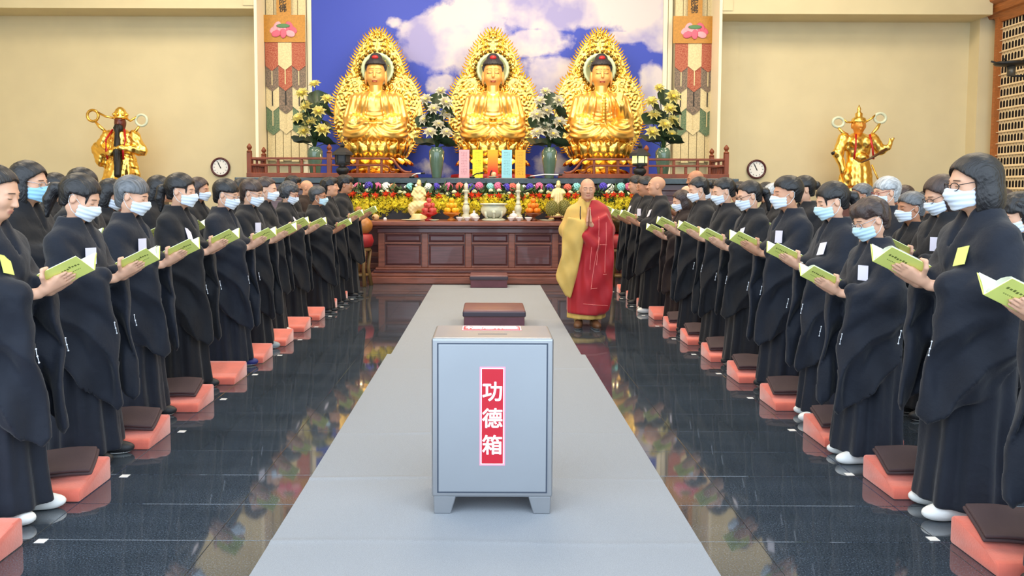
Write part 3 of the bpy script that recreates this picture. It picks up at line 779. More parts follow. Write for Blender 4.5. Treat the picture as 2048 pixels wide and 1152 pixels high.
BOWL = MB().lathe([(.02, 0), (.06, .02), (.085, .06), (.09, .09), (.075, .085), (.05, .04), (.02, .03)], 16, cap=False).mesh('alms_bowl', M_GOLDD, True)

def buddha(px, body, raised, lab):
    p = at(px, 330, 16.3); b = empty('seated_statue', (p.x, 16.3, 1.83)); tag(b, lab, 'statue', 'gilded seated statues on lotus thrones')
    S = .79
    ob('throne_plinth', RBASE, b); t = ob('throne_core', THR, b)
    for row, (n, rad, z, tilt, s) in enumerate(((16, .60, .44, -.62, 1.08), (16, .55, .50, -.40, .98), (18, .60, .42, -2.55, .78), (14, .42, .2, -2.3, .7))):
        for k in range(n):
            a = 2 * PI * (k + .5 * (row % 2)) / n
            q = ob('petal', PETAL, t, (rad * math.cos(a), rad * .78 * math.sin(a), z), (0, 0, 0), s)
            q.rotation_euler = (Matrix.Rotation(a + PI / 2, 3, 'Z') @ Matrix.Rotation(-tilt, 3, 'X')).to_euler()
    ob('body', body, b, (0, .02, S)); h = ob('head', BH, b, (0, .02, S)); ob('hair', BHR, h)
    MB().ball((0, -.11, 1.70), (.07, .05, .05), 12, 8).build('hair_jewel', M_RED, h, True)
    ob('mandorla', MAND, b, (0, .36, 0)); f = ob('flame_border', FLAM, b, (0, .36, 0)); f['kind'] = 'stuff'
    hl = ob('halo', HALO, b, (0, .27, S + 1.52)); ob('halo_beads', HALB, hl)['kind'] = 'stuff'
    if raised: ob('pagoda', PAG, b, (.0, -.47, S + .36), (0, 0, 0), 1.25)
    else: ob('alms_bowl', BOWL, b, (0, -.45, S + .35))
    # small lamps at the foot of the throne
    for dx in (-.22, 0, .22):
        l = bpy.data.lights.new('throne_lamp', 'POINT'); l.energy = 1.3; l.color = (1, .72, .35); l.shadow_soft_size = .05
        lo = bpy.data.objects.new('throne_lamp', l); link(lo); lo.parent = b; lo.location = (dx, -.92, .42)
    return b
buddha(752, B1, False, 'gilded seated statue on a lotus throne nearest the unlit lantern')
buddha(985, B1, False, 'gilded seated statue on a lotus throne behind the five coloured cards')
buddha(1200, B2, True, 'gilded seated statue with raised hand holding a small pagoda')

# ================================================================== guardian statues
def tubef(name, pts, r, m, parent, n=8): return MB().tube(pts, r, n).build(name, m, parent, True)
def ring(name, c, R_, r, m, parent, sq=1.):
    return MB().tube([(c[0] + R_ * math.cos(a), c[1], c[2] + sq * R_ * math.sin(a)) for a in np.linspace(0, 2 * PI, 24, endpoint=False)], r, 8, closed=True).build(name, m, parent, True)
M_JADE = mat('pale_jade', srgb(206, 212, 186), .3)
def guardian_left():
    p = at(245, 400, 16.2); g = empty('guardian_statue', p); tag(g, 'gilded guardian statue with a long black beard and ribbon loops', 'statue')
    def f(q):
        x, y, z = q[:, 0], q[:, 1], q[:, 2]
        a = np.interp(z, [0, .5, .9, 1.2, 1.35, 1.45], [.46, .36, .27, .27, .22, .1]); r = np.sqrt(x * x + (y * 1.35) ** 2); an = np.arctan2(y, x)
        body = (r - a * (1 + .07 * np.sin(an * 9 + 3 * z) * ss(1., .4, z) + .03 * np.sin(an * 17 - 8 * z))) * .8
        body = np.maximum(body, np.maximum(z - 1.42, -z))
        d = uni(.05, body, cap(q, (-.26, 0, 1.30), (-.46, -.05, 1.02), .12, .11), cap(q, (-.46, -.05, 1.02), (-.1, -.26, .93), .12, .08),
                cap(q, (.26, 0, 1.30), (.42, -.02, 1.0), .12, .11), cap(q, (.42, -.02, 1.0), (.12, -.28, 1.03), .11, .07), ell(q, (-.38, -.08, .85), (.13, .14, .2)))
        d = d + .012 * np.sin(x * 40 + z * 25) * np.sin(z * 30 - y * 20)
        return np.maximum(smin(d, ell(q, (.02, -.3, 1.02), (.09, .05, .05)), .02), -z)
    ob('robe', sdf_mesh('robe', f, (-.65, -.5, -.02), (.65, .5, 1.5), .02, M_GOLD), g)
    def hf(q):
        d = uni(.03, ell(q, (0, -.02, 1.56), (.115, .12, .15)), cap(q, (0, -.13, 1.57), (0, -.15, 1.53), .012, .02), cap(q, (0, 0, 1.36), (0, 0, 1.5), .08))
        return smin(d, ell(q, (0, -.11, 1.62), (.09, .03, .02)), .02)
    ob('head', sdf_mesh('head', hf, (-.2, -.25, 1.3), (.2, .2, 1.78), .014, mat('dark_red_face', srgb(96, 40, 30), .35)), g)
    def bd(q):
        d = uni(.04, ell(q, (0, -.12, 1.45), (.10, .05, .09)), cap(q, (0, -.16, 1.42), (.05, -.30, .95), .05, .06), cap(q, (.05, -.3, .95), (.08, -.36, .5), .065, .07))
        return d + .006 * np.sin(q[:, 0] * 130)
    ob('beard', sdf_mesh('beard', bd, (-.2, -.5, .35), (.25, 0, 1.6), .014, mat('beard_black', srgb(14, 13, 15), .6)), g)
    h = MB().lathe([(.13, 1.64), (.15, 1.68), (.12, 1.70), (.13, 1.76), (.09, 1.84), (.05, 1.88), (.02, 1.89)], 14)
    for k in range(8): h.ball((.13 * math.cos(k * PI / 4), .13 * math.sin(k * PI / 4), 1.73), .035, 8, 6)
    h.build('crown', M_GOLD, g, True)
    for c, sx in (((-.57, 0, 1.71), -1), ((.43, 0, 1.62), 1)):
        ring('ribbon_loop', c, .115, .028, M_JADE if sx > 0 else M_GOLDD, g)
        tubef('ribbon', [(sx * .12, -.02, 1.66), (c[0] * .5, -.04, c[2] - .02), (c[0] - sx * .08, 0, c[2] + .08)], .022, M_GOLDD, g)
        tubef('ribbon', [(c[0] - sx * .04, 0, c[2] - .11), (c[0] * .75, -.03, c[2] - .22), (sx * .3, -.02, 1.38)], [.02, .035, .03], M_GOLD, g)
    for sx in (-1, 1): tubef('sash', [(sx * .12, -.1, 1.42), (sx * .2, -.24, 1.2), (sx * .17, -.3, 1.0), (sx * .16, -.27, .8)], .022, M_RED, g)
    return p
def guardian_right():
    p = at(1712, 400, 16.2); g = empty('guardian_statue', p); tag(g, 'gilded armoured guardian statue with a raised palm and red cords', 'statue')
    def f(q):
        x, y, z = q[:, 0], q[:, 1], q[:, 2]
        an = np.arctan2(y, x); r = np.sqrt(x * x + (y * 1.3) ** 2)
        a = np.interp(z, [.25, .55, .8, .9, 1.1, 1.3, 1.4], [.30, .29, .24, .22, .26, .27, .12])
        body = np.maximum((r - a * (1 + .06 * np.sin(an * 10) * ss(.95, .6, z))) * .8, np.maximum(z - 1.4, .3 - z))
        d = uni(.04, body, ell(q, (.11, -.17, 1.2), (.12, .08, .1)), ell(q, (-.11, -.17, 1.2), (.12, .08, .1)), ell(q, (0, -.2, .9), (.15, .07, .08)))
        d = uni(.05, d, cap(q, (-.3, 0, 1.28), (-.42, -.03, .98), .12, .10), cap(q, (-.42, -.03, .98), (-.36, -.12, .68), .1, .06), ell(q, (-.36, -.12, .62), (.05, .05, .08)),
                cap(q, (.3, 0, 1.28), (.45, -.03, 1.05), .12, .10), cap(q, (.45, -.03, 1.05), (.56, -.12, 1.1), .09, .06), ell(q, (.6, -.14, 1.18), (.04, .03, .06)))
        for i in range(4): d = smin(d, cap(q, (.57 + .025 * i, -.14, 1.2), (.57 + .03 * i, -.15, 1.29), .014), .01)
        d = uni(.05, d, cap(q, (-.13, -.02, .45), (-.15, -.04, 0), .12, .09), cap(q, (.12, -.02, .45), (.16, -.02, 0), .12, .09), ell(q, (.28, .06, .3), (.08, .06, .32)), ell(q, (-.3, .06, .3), (.06, .05, .3)))
        return np.maximum(d + .006 * np.sin(x * 45) * np.sin(z * 40), -z)
    ob('armour', sdf_mesh('armour', f, (-.65, -.45, -.05), (.75, .4, 1.5), .02, M_GOLD), g)
    def hf(q):
        P = np.stack([np.abs(q[:, 0]), q[:, 1], q[:, 2]], 1)
        d = uni(.03, ell(q, (0, -.02, 1.55), (.125, .13, .155)), cap(q, (0, -.14, 1.58), (0, -.16, 1.52), .012, .022), cap(q, (0, 0, 1.34), (0, 0, 1.5), .085), ell(P, (.135, 0, 1.55), (.02, .03, .06)))
        d = smax(d, -ell(P, (.05, -.155, 1.575), (.035, .025, .015)), .015)
        return smin(d, ell(P, (0, -.14, 1.47), (.045, .015, .01)), .01)
    def hm(C): return ((C[:, 1] < -.09) & (np.abs(np.abs(C[:, 0]) - .055) < .045) & (np.abs(C[:, 2] - 1.605 - .2 * np.abs(C[:, 0])) < .009)).astype(int)
    ob('head', sdf_mesh('head', hf, (-.2, -.25, 1.3), (.2, .2, 1.78), .012, [mat('guardian_face', srgb(214, 140, 58), .35, .4), M_INK], hm), g)
    h = MB().lathe([(.14, 1.60), (.15, 1.64), (.13, 1.70), (.09, 1.72), (.07, 1.74), (.075, 1.80), (.04, 1.83), (.03, 1.86), (.04, 1.89), (.005, 1.98)], 14); h.build('helmet', M_GOLD, g, True)
    for c, sx in (((-.42, 0, 1.62), -1), ((.44, 0, 1.71), 1)):
        ring('ribbon_loop', c, .115, .03, M_JADE, g, .85)
        tubef('ribbon', [(sx * .13, -.02, 1.62), (c[0] * .6, -.03, c[2]), (c[0] - sx * .09, 0, c[2] + .07)], .02, M_GOLDD, g)
        tubef('ribbon', [(c[0], 0, c[2] - .1), (c[0] * .85, -.04, c[2] - .2), (sx * .24, -.06, 1.36)], [.025, .035, .025], M_GOLD, g)
    for sx in (-1, 1): tubef('red_cord', [(sx * .14, -.2, 1.36), (sx * .17, -.27, 1.1), (sx * .2, -.27, .85)], .02, M_RED, g)
    tubef('sword', [(-.08, -.34, .78), (.12, -.36, .88), (.42, -.34, 1.06)], [.012, .025, .03], mat('sword_brown', srgb(84, 50, 24), .4), g)
    tubef('sleeve_ribbon', [(-.38, -.05, .98), (-.5, -.06, 1.0), (-.56, -.04, .97)], [.03, .035, .03], M_BLACK, g)
    tubef('sleeve_ribbon', [(.3, 0, .75), (.42, 0, .5), (.5, 0, .3)], .018, M_GOLDD, g)
    tubef('sleeve_ribbon', [(-.34, 0, .6), (-.3, 0, .35), (-.36, 0, .1)], .02, M_GOLDD, g)
    return p
for f_, lab in ((guardian_left, 'dark carved wooden cabinet beneath the bearded guardian statue'), (guardian_right, 'dark carved wooden cabinet beneath the armoured guardian statue')):
    p = f_(); c = empty('carved_cabinet', (p.x, p.y, 0)); tag(c, lab, 'cabinet')
    bx('body', M_WOOD, c, -.78, .78, -.45, .45, .1, p.z - .07); bx('top', M_WOODL, c, -.86, .86, -.52, .52, p.z - .07, p.z, .012)
    bx('plinth', M_WOOD, c, -.84, .84, -.5, .5, 0, .1, .012)
    for k in range(3): bx('panel', M_WOODP, c, -.72 + .49 * k, -.26 + .49 * k, -.475, -.44, .2, p.z - .15, .015)

# ================================================================== lotus vases
def lotus_flower(col, name):
    parts = []
    for n, W_, H_, rad, tilt in ((8, .055, .16, .015, -1.15), (7, .05, .145, .012, -.8), (6, .04, .12, .008, -.45)):
        V, F = petal_grid(W_, H_, .03, 1.6, 5, 6)
        for k in range(n): parts.append((place(V, (0, 0, 0), 2 * PI * (k + .3 * n) / n, tilt * -1), F))
    V, F = join(parts)
    return npmesh(name, V, F, col)
M_LY = mat('lotus_yellow', srgb(242, 228, 146), .55, var=.08, vscale=25); M_LC = mat('lotus_cream', srgb(240, 232, 206), .55, var=.06, vscale=25)
FLY, FLC = lotus_flower(M_LY, 'lotus_flower'), lotus_flower(M_LC, 'lotus_flower')
POD = MB().lathe([(.01, 0), (.03, .03), (.035, .045), (.03, .05), (.001, .05)], 10).mesh('flower_centre', mat('lotus_centre', srgb(222, 190, 60), .6), True)
def leaf_mesh():
    V = [(0, 0, 0)]; F = []; n, m_ = 20, 4
    for j in range(1, m_ + 1):
        for i in range(n):
            a = 2 * PI * i / n; r = .17 * j / m_ * (1 + .08 * math.sin(5 * a)); V.append((r * math.cos(a), r * math.sin(a), .06 * (j / m_) ** 2 + .02 * (j / m_) * math.sin(3 * a)))
    for i in range(n): F.append((0, 1 + i, 1 + (i + 1) % n, 1 + (i + 1) % n))
    me = bpy.data.meshes.new('lotus_leaf'); FF = [(0, 1 + i, 1 + (i + 1) % n) for i in range(n)]
    for j in range(m_ - 1):
        for i in range(n): a = 1 + j * n; FF.append((a + i, a + n + i, a + n + (i + 1) % n, a + (i + 1) % n))
    me.from_pydata(V, [], FF); me.polygons.foreach_set('use_smooth', np.full(len(me.polygons), True))
    return setm(me, mat('lotus_leaf_green', srgb(44, 62, 40), .45, var=.3, vscale=12))
LEAF = leaf_mesh()
M_CEL = mat('celadon_glaze', srgb(86, 110, 94), .12, var=.06, vscale=8, coat=.5)
M_STEM = mat('stem_green', srgb(58, 82, 44), .6)
VASE = MB().lathe([(.085, 0), (.09, .02), (.11, .15), (.135, .32), (.15, .46), (.148, .53), (.12, .575), (.10, .59), (.105, .605), (.085, .60), (.08, .5)], 28).mesh('vase', M_CEL, True)
def lotus_vase(px, Y, fl_px, fm, leaves, lab):
    p = at(px, 357, Y); root = empty('lotus_vase', (p.x, Y, 1.83)); tag(root, lab, 'flower vase', 'celadon vases of lotus on the platform')
    ob('vase', VASE, root)
    for i, (fx_, fy_) in enumerate(fl_px):
        q = at(fx_, fy_, Y) - Vector((p.x, Y, 1.83)); q.y = R.uniform(-.16, .05)
        d = Vector((q.x * .9 + R.uniform(-.2, .2), -.75, .55 + R.uniform(-.2, .3))).normalized()
        rot = d.to_track_quat('Z', 'Y').to_euler()
        f = ob('lotus_flower', fm, root, q, rot, R.uniform(.95, 1.2) * (.75 if i == 0 else 1)); ob('flower_centre', POD, f, (0, 0, .02), (0, 0, 0), .9)
        MB().tube([(0, 0, .55), (q.x * .35, q.y * .3, .55 + (q.z - .55) * .55), (q.x, q.y + .02, q.z - .02)], .008, 6).build('stem', M_STEM, root, True)
    for (lx, ly, s, tl, az) in leaves:
        q = at(lx, ly, Y) - Vector((p.x, Y, 1.83)); q.y = .02 + R.uniform(0, .08)
        ob('lotus_leaf', LEAF, root, q, (tl, 0, az), s * 1.22)
        MB().tube([(0, 0, .55), (q.x * .3, q.y * .3, .55 + (q.z - .55) * .6), tuple(q)], .008, 6).build('stem', M_STEM, root, True)
def Zp(ox, oy, s, L_): return [(ox + a / s, oy + b / s) for a, b in L_]
Lf = lambda c, t: [(c + dx, t + dy, s, tl, az) for dx, dy, s, tl, az in ((6, 20, 1.0, 1.1, .3), (-18, 34, .85, .9, 1), (20, 42, .9, .8, 2), (-24, 62, .9, .9, 0), (24, 74, .9, .7, 1.5), (-22, 104, 1.1, .35, .2), (20, 106, 1.1, .35, 2.2), (2, 98, 1.0, .7, 1.2), (-6, 58, .9, 1.1, .5), (10, 84, .9, 1, 0))]
lotus_vase(630, 15.3, Zp(490, 0, 3.2, [(445, 550), (375, 615), (520, 645), (392, 690), (480, 730), (348, 770), (412, 795), (500, 845), (380, 850)]), FLY, Lf(628, 182), 'celadon vase of yellow lotus flowers beside the unlit lantern')
lotus_vase(873, 15.3, Zp(640, 40, 3.6, [(868, 523), (762, 580), (900, 610), (820, 655), (905, 690), (755, 725), (850, 765), (795, 825), (910, 825)]), FLC, Lf(872, 185), 'celadon vase of cream lotus flowers beside the pink card')
lotus_vase(1098, 15.3, Zp(860, 40, 3.6, [(825, 525), (785, 600), (915, 590), (840, 665), (770, 700), (930, 745), (825, 780), (775, 825), (880, 830)]), FLC, Lf(1098, 185), 'celadon vase of cream lotus flowers beside the orange card')
lotus_vase(1325, 15.3, Zp(1080, 40, 3.6, [(850, 495), (945, 560), (795, 597), (920, 648), (820, 690), (950, 725), (885, 762), (800, 815), (945, 828)]), FLY, Lf(1325, 178), 'celadon vase of yellow lotus flowers beside the lit lantern')

# ================================================================== coloured prayer cards
def card(px, col, lab, grad=None):
    p = at(px, 359, 14.85); c = empty('prayer_card', (p.x, 14.85, 1.83)); tag(c, lab, 'card')
    m = mat('card_' + lab.split()[0], col, .6)
    if grad:
        N = m.node_tree.nodes; L = m.node_tree.links; tc = N.new('ShaderNodeTexCoord'); sx_ = N.new('ShaderNodeSeparateXYZ'); r = N.new('ShaderNodeValToRGB')
        L.new(tc.outputs['Generated'], sx_.inputs[0]); L.new(sx_.outputs[2], r.inputs[0]); L.new(r.outputs[0], N['Principled BSDF'].inputs['Base Color'])
        r.color_ramp.elements[0].position = .25; r.color_ramp.elements[0].color = (*srgb(226, 44, 20), 1); r.color_ramp.elements[1].position = .9; r.color_ramp.elements[1].color = (*srgb(246, 176, 30), 1)
    bx('panel', m, c, -.098, .098, -.006, .006, .0, .535)
    bx('stand', M_RED, c, -.118, .118, .0, .1, 0, .05, .008)
    b = MB(); g = random.Random(px)
    for i in range(15 if not grad else 5):
        z = .49 - .03 * i if not grad else .22 - .03 * i
        for k in range(4 if not grad else 2):
            x0 = -.055 + .03 * k + g.uniform(-.003, .003)
            b.box(x0, x0 + g.uniform(.012, .024), -.0072, -.0062, z - g.uniform(.004, .011), z)
    o = b.build('print', mat('card_ink_' + lab.split()[0], tuple(v * .45 for v in col), .6), c); o['kind'] = 'stuff'
card(928, srgb(236, 168, 176), 'pink upright prayer card on a red stand')
card(955, srgb(238, 226, 44), 'yellow upright prayer card on a red stand')
card(985, srgb(236, 110, 30), 'red and orange upright prayer card between the yellow and blue cards', True)
card(1013, srgb(150, 212, 222), 'pale blue upright prayer card on a red stand')
card(1040, srgb(240, 172, 46), 'orange upright prayer card beside the pale blue card')
# ================================================================== flower bank behind the table
pt = empty('flower_planter', (.05, 14.32, 0)); tag(pt, 'long dark planter trough behind the altar table', 'planter')
bx('trough', mat('planter_dark', srgb(40, 30, 30), .5), pt, -2.6, 2.6, -.16, .16, 1.0, 1.30, .01)
for x in (-2.45, -1.25, 0, 1.25, 2.45): bx('leg', M_WOOD, pt, x - .05, x + .05, -.12, .12, 0, 1.0)
rs = np.random.RandomState(11)
# uncountable greenery and yellow orchid sprays
def scatter(name, n, shape, m, fpos, smin_, smax_, label, cat):
    SV, SF = shape; V, F = [], []
    for i in range(n):
        P0 = fpos(i); s = rs.uniform(smin_, smax_); a = rs.randn(3); a /= np.linalg.norm(a)
        M_ = np.array(Matrix.Rotation(rs.uniform(0, 6.28), 3, 'Z') @ Matrix.Rotation(rs.uniform(.5, 1.9), 3, 'X') @ Matrix.Rotation(rs.uniform(-.6, .6), 3, 'Y')) * s
        V.append(SV @ M_.T + P0); F.append(SF + i * len(SV))
    me = bpy.data.meshes.new(name); me.from_pydata(np.concatenate(V).tolist(), [], np.concatenate(F).tolist()); setm(me, m)
    o = ob(name, me); tag(o, label, cat, kind='stuff'); return o
orch = []; OF = []
for k in range(5):
    a = 2 * PI * k / 5; b = .32
    i0 = len(orch); orch += [(0, 0, 0), (.6 * math.cos(a - b), .6 * math.sin(a - b), .18), (math.cos(a), math.sin(a), .12), (.6 * math.cos(a + b), .6 * math.sin(a + b), .18)]; OF.append((i0, i0 + 1, i0 + 2, i0 + 3))
orch = np.array(orch); OF = np.array(OF)
def orchid_pos(i):
    x = rs.uniform(-2.62, 2.72); t = rs.beta(1.4, 1.2)
    dens = .5 + .5 * math.sin(x * 7.5 + 1)
    z = 1.52 - (.42 - .12 * dens) * t ** .9 + rs.uniform(-.03, .03)
    if x < -2.2: z -= .12 * t
    return np.array([x, 14.16 - .13 * math.sin(PI * min(1, t * 1.1)) + rs.uniform(-.05, .12), z])
scatter('orchid_sprays', 5200, (orch, OF), mat('orchid_yellow', srgb(248, 222, 48), .55, var=.15, vscale=9), orchid_pos, .022, .042, 'dense sprays of small yellow orchids along the altar table', 'flowers')
lv = np.array([(-.1, 0, 0), (.1, 0, 0), (.14, 0, .5), (0, .12, 1), (-.14, 0, .5)]); lF = np.array([(0, 1, 2, 3, 4)])
def leaf_pos(i): return np.array([rs.uniform(-2.65, 2.72), rs.uniform(14.1, 14.45), 1.22 + .4 * rs.rand() ** 1.3])
scatter('flower_foliage', 1500, (lv, lF), mat('foliage_green', srgb(48, 78, 36), .6, var=.35, vscale=8), leaf_pos, .10, .24, 'dark green foliage among the altar flowers', 'foliage')

def stemmed(name, me, x, y, z, lab, cat, grp, s=1., rot=(0, 0, 0), zb=1.28):
    r = empty(name, (x, y, zb)); tag(r, lab, cat, grp)
    ob('bloom', me, r, (0, 0, z - zb), rot, s)
    MB().tube([(0, 0, 0), (R.uniform(-.02, .02), .01, (z - zb) * .5), (0, 0, z - zb)], .006, 5).build('stem', M_STEM, r)
    return r
def pompom(col, nm):
    b = MB(); b.ball((0, 0, 0), .055, 12, 8); g = random.Random(5)
    for i in range(46):
        zc = 1 - 2 * (i + .5) / 46; a = i * 2.39996; rr = math.sqrt(1 - zc * zc)
        b.ball((.052 * rr * math.cos(a), .052 * rr * math.sin(a), .052 * zc), .016, 5, 4)
    return b.mesh('hydrangea_bloom', mat(nm, col, .65, var=.1, vscale=60), True)
PC = {'pink': pompom(srgb(232, 110, 150), 'hyd_pink'), 'violet': pompom(srgb(84, 66, 186), 'hyd_violet'), 'white': pompom(srgb(244, 240, 232), 'hyd_white'),
      'teal': pompom(srgb(140, 206, 204), 'hyd_teal'), 'coral': pompom(srgb(222, 106, 90), 'hyd_coral'), 'peach': pompom(srgb(226, 150, 104), 'hyd_peach')}
row = [(716, 'pink'), (737, 'violet'), (755, 'pink'), (772, 'white'), (786, 'peach'), (820, 'teal'), (856, 'white'), (872, 'violet'), (897, 'pink'), (919, 'coral'), (942, 'violet'), (958, 'pink'), (980, 'teal'), (996, 'pink'), (1013, 'violet'),
       (1025, 'coral'), (1060, 'violet'), (1078, 'pink'), (1099, 'violet'), (1135, 'coral'), (1153, 'teal'), (1206, 'violet'), (1220, 'white'), (1242, 'teal'), (1257, 'pink')]
for ih, (px, c) in enumerate(row):
    nb = [row[j][1] for j in (ih - 1, ih + 1) if 0 <= j < len(row)]
    p = at(px, 374 + R.uniform(-1.5, 1.5), 14.38)
    stemmed('hydrangea', PC[c], p.x, p.y, p.z, ('%s ball-shaped hydrangea between the %s and %s ones in the altar flowers' % (c, nb[0], nb[1]) if len(nb) == 2 else '%s ball-shaped hydrangea at the row end beside the %s one' % (c, nb[0])), 'flower', 'hydrangeas in the altar flower bank', R.uniform(1.1, 1.3))
rosem = MB(); rosem.ball((0, 0, 0), (.036, .036, .032), 9, 6)
for k in range(7):
    a = k * .9; rosem.ball((.026 * math.cos(a), .026 * math.sin(a), -.004), (.018, .018, .022), 6, 5)
ROSE = rosem.mesh('rose_bloom', mat('rose_cream', srgb(232, 230, 180), .6, var=.1, vscale=40), True)
ROSEW = ROSE.copy(); setm(ROSEW, mat('rose_white', srgb(248, 244, 236), .6))
for i in range(46):
    px = 700 + i * 12.3 + R.uniform(-3, 3)
    if 1165 < px < 1205: continue
    p = at(px, 386 + R.uniform(-5, 4), 14.28)
    stemmed('rose', ROSE, p.x, p.y, p.z, 'small cream rose below the hydrangea row', 'flower', 'cream roses in the altar flower bank', 1.15)
for i in range(26):
    px = 703 + i * 21.6 + R.uniform(-4, 4)
    if 1165 < px < 1205: continue
    p = at(px, 372 + R.uniform(-3, 3), 14.44)
    stemmed('rose', ROSEW, p.x, p.y, p.z, 'small white rose between the hydrangea balls', 'flower', 'white roses in the altar flower bank')
parts = []
Vp, Fp = petal_grid(.022, .075, .015, 2., 4, 5)
for k in range(6): parts.append((place(Vp, (0, 0, 0), 2 * PI * k / 6, 1.0 - .1 * (k % 2)), Fp))
LILY = npmesh('lily_bloom', *join(parts), mat('lily_orange', srgb(238, 92, 50), .5, var=.1, vscale=30))
for px in (695, 707, 731, 750, 772, 788, 816, 858, 877, 916, 942, 958, 981, 997, 1023, 1044, 1064, 1078, 1098, 1135, 1152, 1211, 1228, 1243, 1266):
    p = at(px, 392 + R.uniform(-2, 3), 14.12)
    stemmed('lily', LILY, p.x, p.y, p.z, 'open orange lily among the yellow orchids', 'flower', 'orange lilies in the altar flower bank', R.uniform(1.15, 1.4), (1.25 + R.uniform(-.2, .2), 0, R.uniform(-.4, .4)), 1.26)

# ================================================================== offerings on the table top (z 1.07)
TZ = 1.07
M_JCEL = mat('pale_celadon', srgb(206, 204, 176), .25, var=.05, vscale=10, coat=.3)
M_PORC = mat('white_porcelain', srgb(230, 214, 206), .2, coat=.4)
M_IVORY = mat('ivory_gold', srgb(232, 208, 146), .35, .2, var=.1, vscale=20)
def tx(px, Y): return at(px, 440, Y).x
def thing1(name, me, px, Y, lab, cat, grp=None, z=TZ, rz=0, s=1.):
    o = ob(name, me, None, (tx(px, Y), Y, z), (0, 0, rz), s); tag(o, lab, cat, grp); return o
CUP = MB().lathe([(.02, 0), (.028, .0), (.028, .012), (.05, .035), (.058, .06), (.05, .06), (.04, .03), (.001, .02)], 16).mesh('cup', M_PORC, True)
CUPL = MB().lathe([(.03, 0), (.035, .01), (.06, .035), (.066, .06), (.05, .085), (.02, .1), (.014, .112), (.02, .125), (.001, .135)], 16).mesh('covered_bowl', M_PORC, True)
for px, lab in ((919, 'small white porcelain cup beside the mango pyramid'), (934, 'small white porcelain cup before the mango-side candlestick'), (952, 'small white porcelain cup between candlestick and censer'), (1022, 'small white porcelain cup beside the censer on the orange-pyramid side'), (1038, 'small white porcelain cup before the orange-side candlestick'), (1057, 'small white porcelain cup beside the orange pyramid')):
    thing1('porcelain_cup', CUP, px, 13.28, lab, 'cup', 'porcelain cups on the altar table', s=1.15)
for px, lab in ((948, 'lidded white porcelain bowl on the mango side of the censer'), (1027, 'lidded white porcelain bowl on the orange-pyramid side of the censer')):
    thing1('covered_bowl', CUPL, px, 13.45, lab, 'bowl', 'lidded bowls on the altar table', s=1.3)
cs = MB().lathe([(.09, 0), (.095, .03), (.07, .05), (.075, .09), (.045, .12), (.06, .17), (.068, .23), (.05, .28), (.035, .30), (.06, .315), (.035, .33), (.03, .40), (.045, .42), (.03, .44), (.032, .52), (.055, .54), (.05, .56)], 16)
CST = cs.mesh('candlestick_shaft', M_JCEL, True)
CND = MB().lathe([(.035, .56), (.035, .68), (.02, .69), (.004, .70), (.002, .72)], 12).mesh('candle', mat('candle_wax', srgb(226, 218, 190), .4), True)
for px, lab in ((932, 'pale celadon candlestick with candle nearest the mango pyramid'), (1036, 'pale celadon candlestick with candle nearest the orange pyramid')):
    r = empty('candlestick', (tx(px, 13.7), 13.7, TZ)); tag(r, lab, 'candlestick', 'celadon candlesticks on the altar table'); ob('shaft', CST, r, s=(1, 1, .93)); ob('candle', CND, r, s=(1, 1, .93))
cn = empty('incense_burner', (tx(987, 13.42), 13.42, TZ)); tag(cn, 'wide pale celadon incense burner at the middle of the altar table', 'incense burner')
MB().lathe([(.10, .05), (.17, .08), (.215, .14), (.225, .20), (.20, .25), (.19, .27), (.235, .275), (.235, .30), (.20, .30), (.18, .22), (.001, .2)], 28).build('bowl', M_JCEL, cn, True)
MB().lathe([(.2, 0), (.21, .02), (.16, .045), (.1, .05)], 24).build('foot_ring', M_JCEL, cn, True)
for a in (-2.3, -PI / 2, -.85): MB().tube([(.14 * math.cos(a), .14 * math.sin(a), .02), (.2 * math.cos(a), .2 * math.sin(a), .08), (.21 * math.cos(a), .21 * math.sin(a), .15), (.17 * math.cos(a), .17 * math.sin(a), .19)], [.025, .022, .03, .02], 8).build('leg', M_JCEL, cn, True)
MB().ball((0, -.225, .15), (.035, .02, .03), 10, 8).build('mask_boss', M_JCEL, cn, True)
def fruit_pyramid(px, Y, r, m, mbowl, lab, flab, nm):
    b = empty('fruit_bowl', (tx(px, Y), Y, TZ)); tag(b, lab, 'bowl')
    MB().lathe([(.07, 0), (.075, .02), (.03, .05), (.035, .07), (.13, .11), (.15, .14), (.12, .135), (.001, .11)], 20).build('stand_bowl', mbowl, b, True)
    fm = MB().lathe([(.003, r * 1.75), (r * .35, r * 1.85), (r * .8, r * 1.55), (r, r), (r * .8, r * .4), (r * .35, r * .08), (.004, .0)], 14)
    FM = fm.mesh(nm, m, True)
    ST = MB().tube([(0, 0, r * 1.7), (.004, 0, r * 2.05)], .004, 5).mesh('stalk', M_STEM)
    pos = [(math.cos(a) * r * 1.74, math.sin(a) * r * 1.74, .132) for a in np.linspace(.3, 2 * PI + .3, 6)[:-1]] + [(math.cos(a) * r * 1.17, math.sin(a) * r * 1.17, .132 + r * 1.68) for a in (-1.57, .5, 2.6)] + [(0, 0, .132 + r * 3.35)]
    for iq, q in enumerate(pos):
        f = ob(nm, FM, None, (b.location.x + q[0], Y + q[1], TZ + q[2])); tag(f, ('topmost ' if iq == 8 else 'middle-tier ' if iq > 4 else 'bottom-tier ') + flab, nm.replace('_', ' '), nm.replace('_', ' ') + ' pile'); ob('stalk', ST, f)
fruit_pyramid(858, 13.38, .05, mat('apple_red', srgb(190, 40, 48), .3, col2=srgb(224, 110, 90), vscale=14), M_RED, 'red footed bowl piled with red apples', 'red apple in the pyramid on the red footed bowl', 'apple')
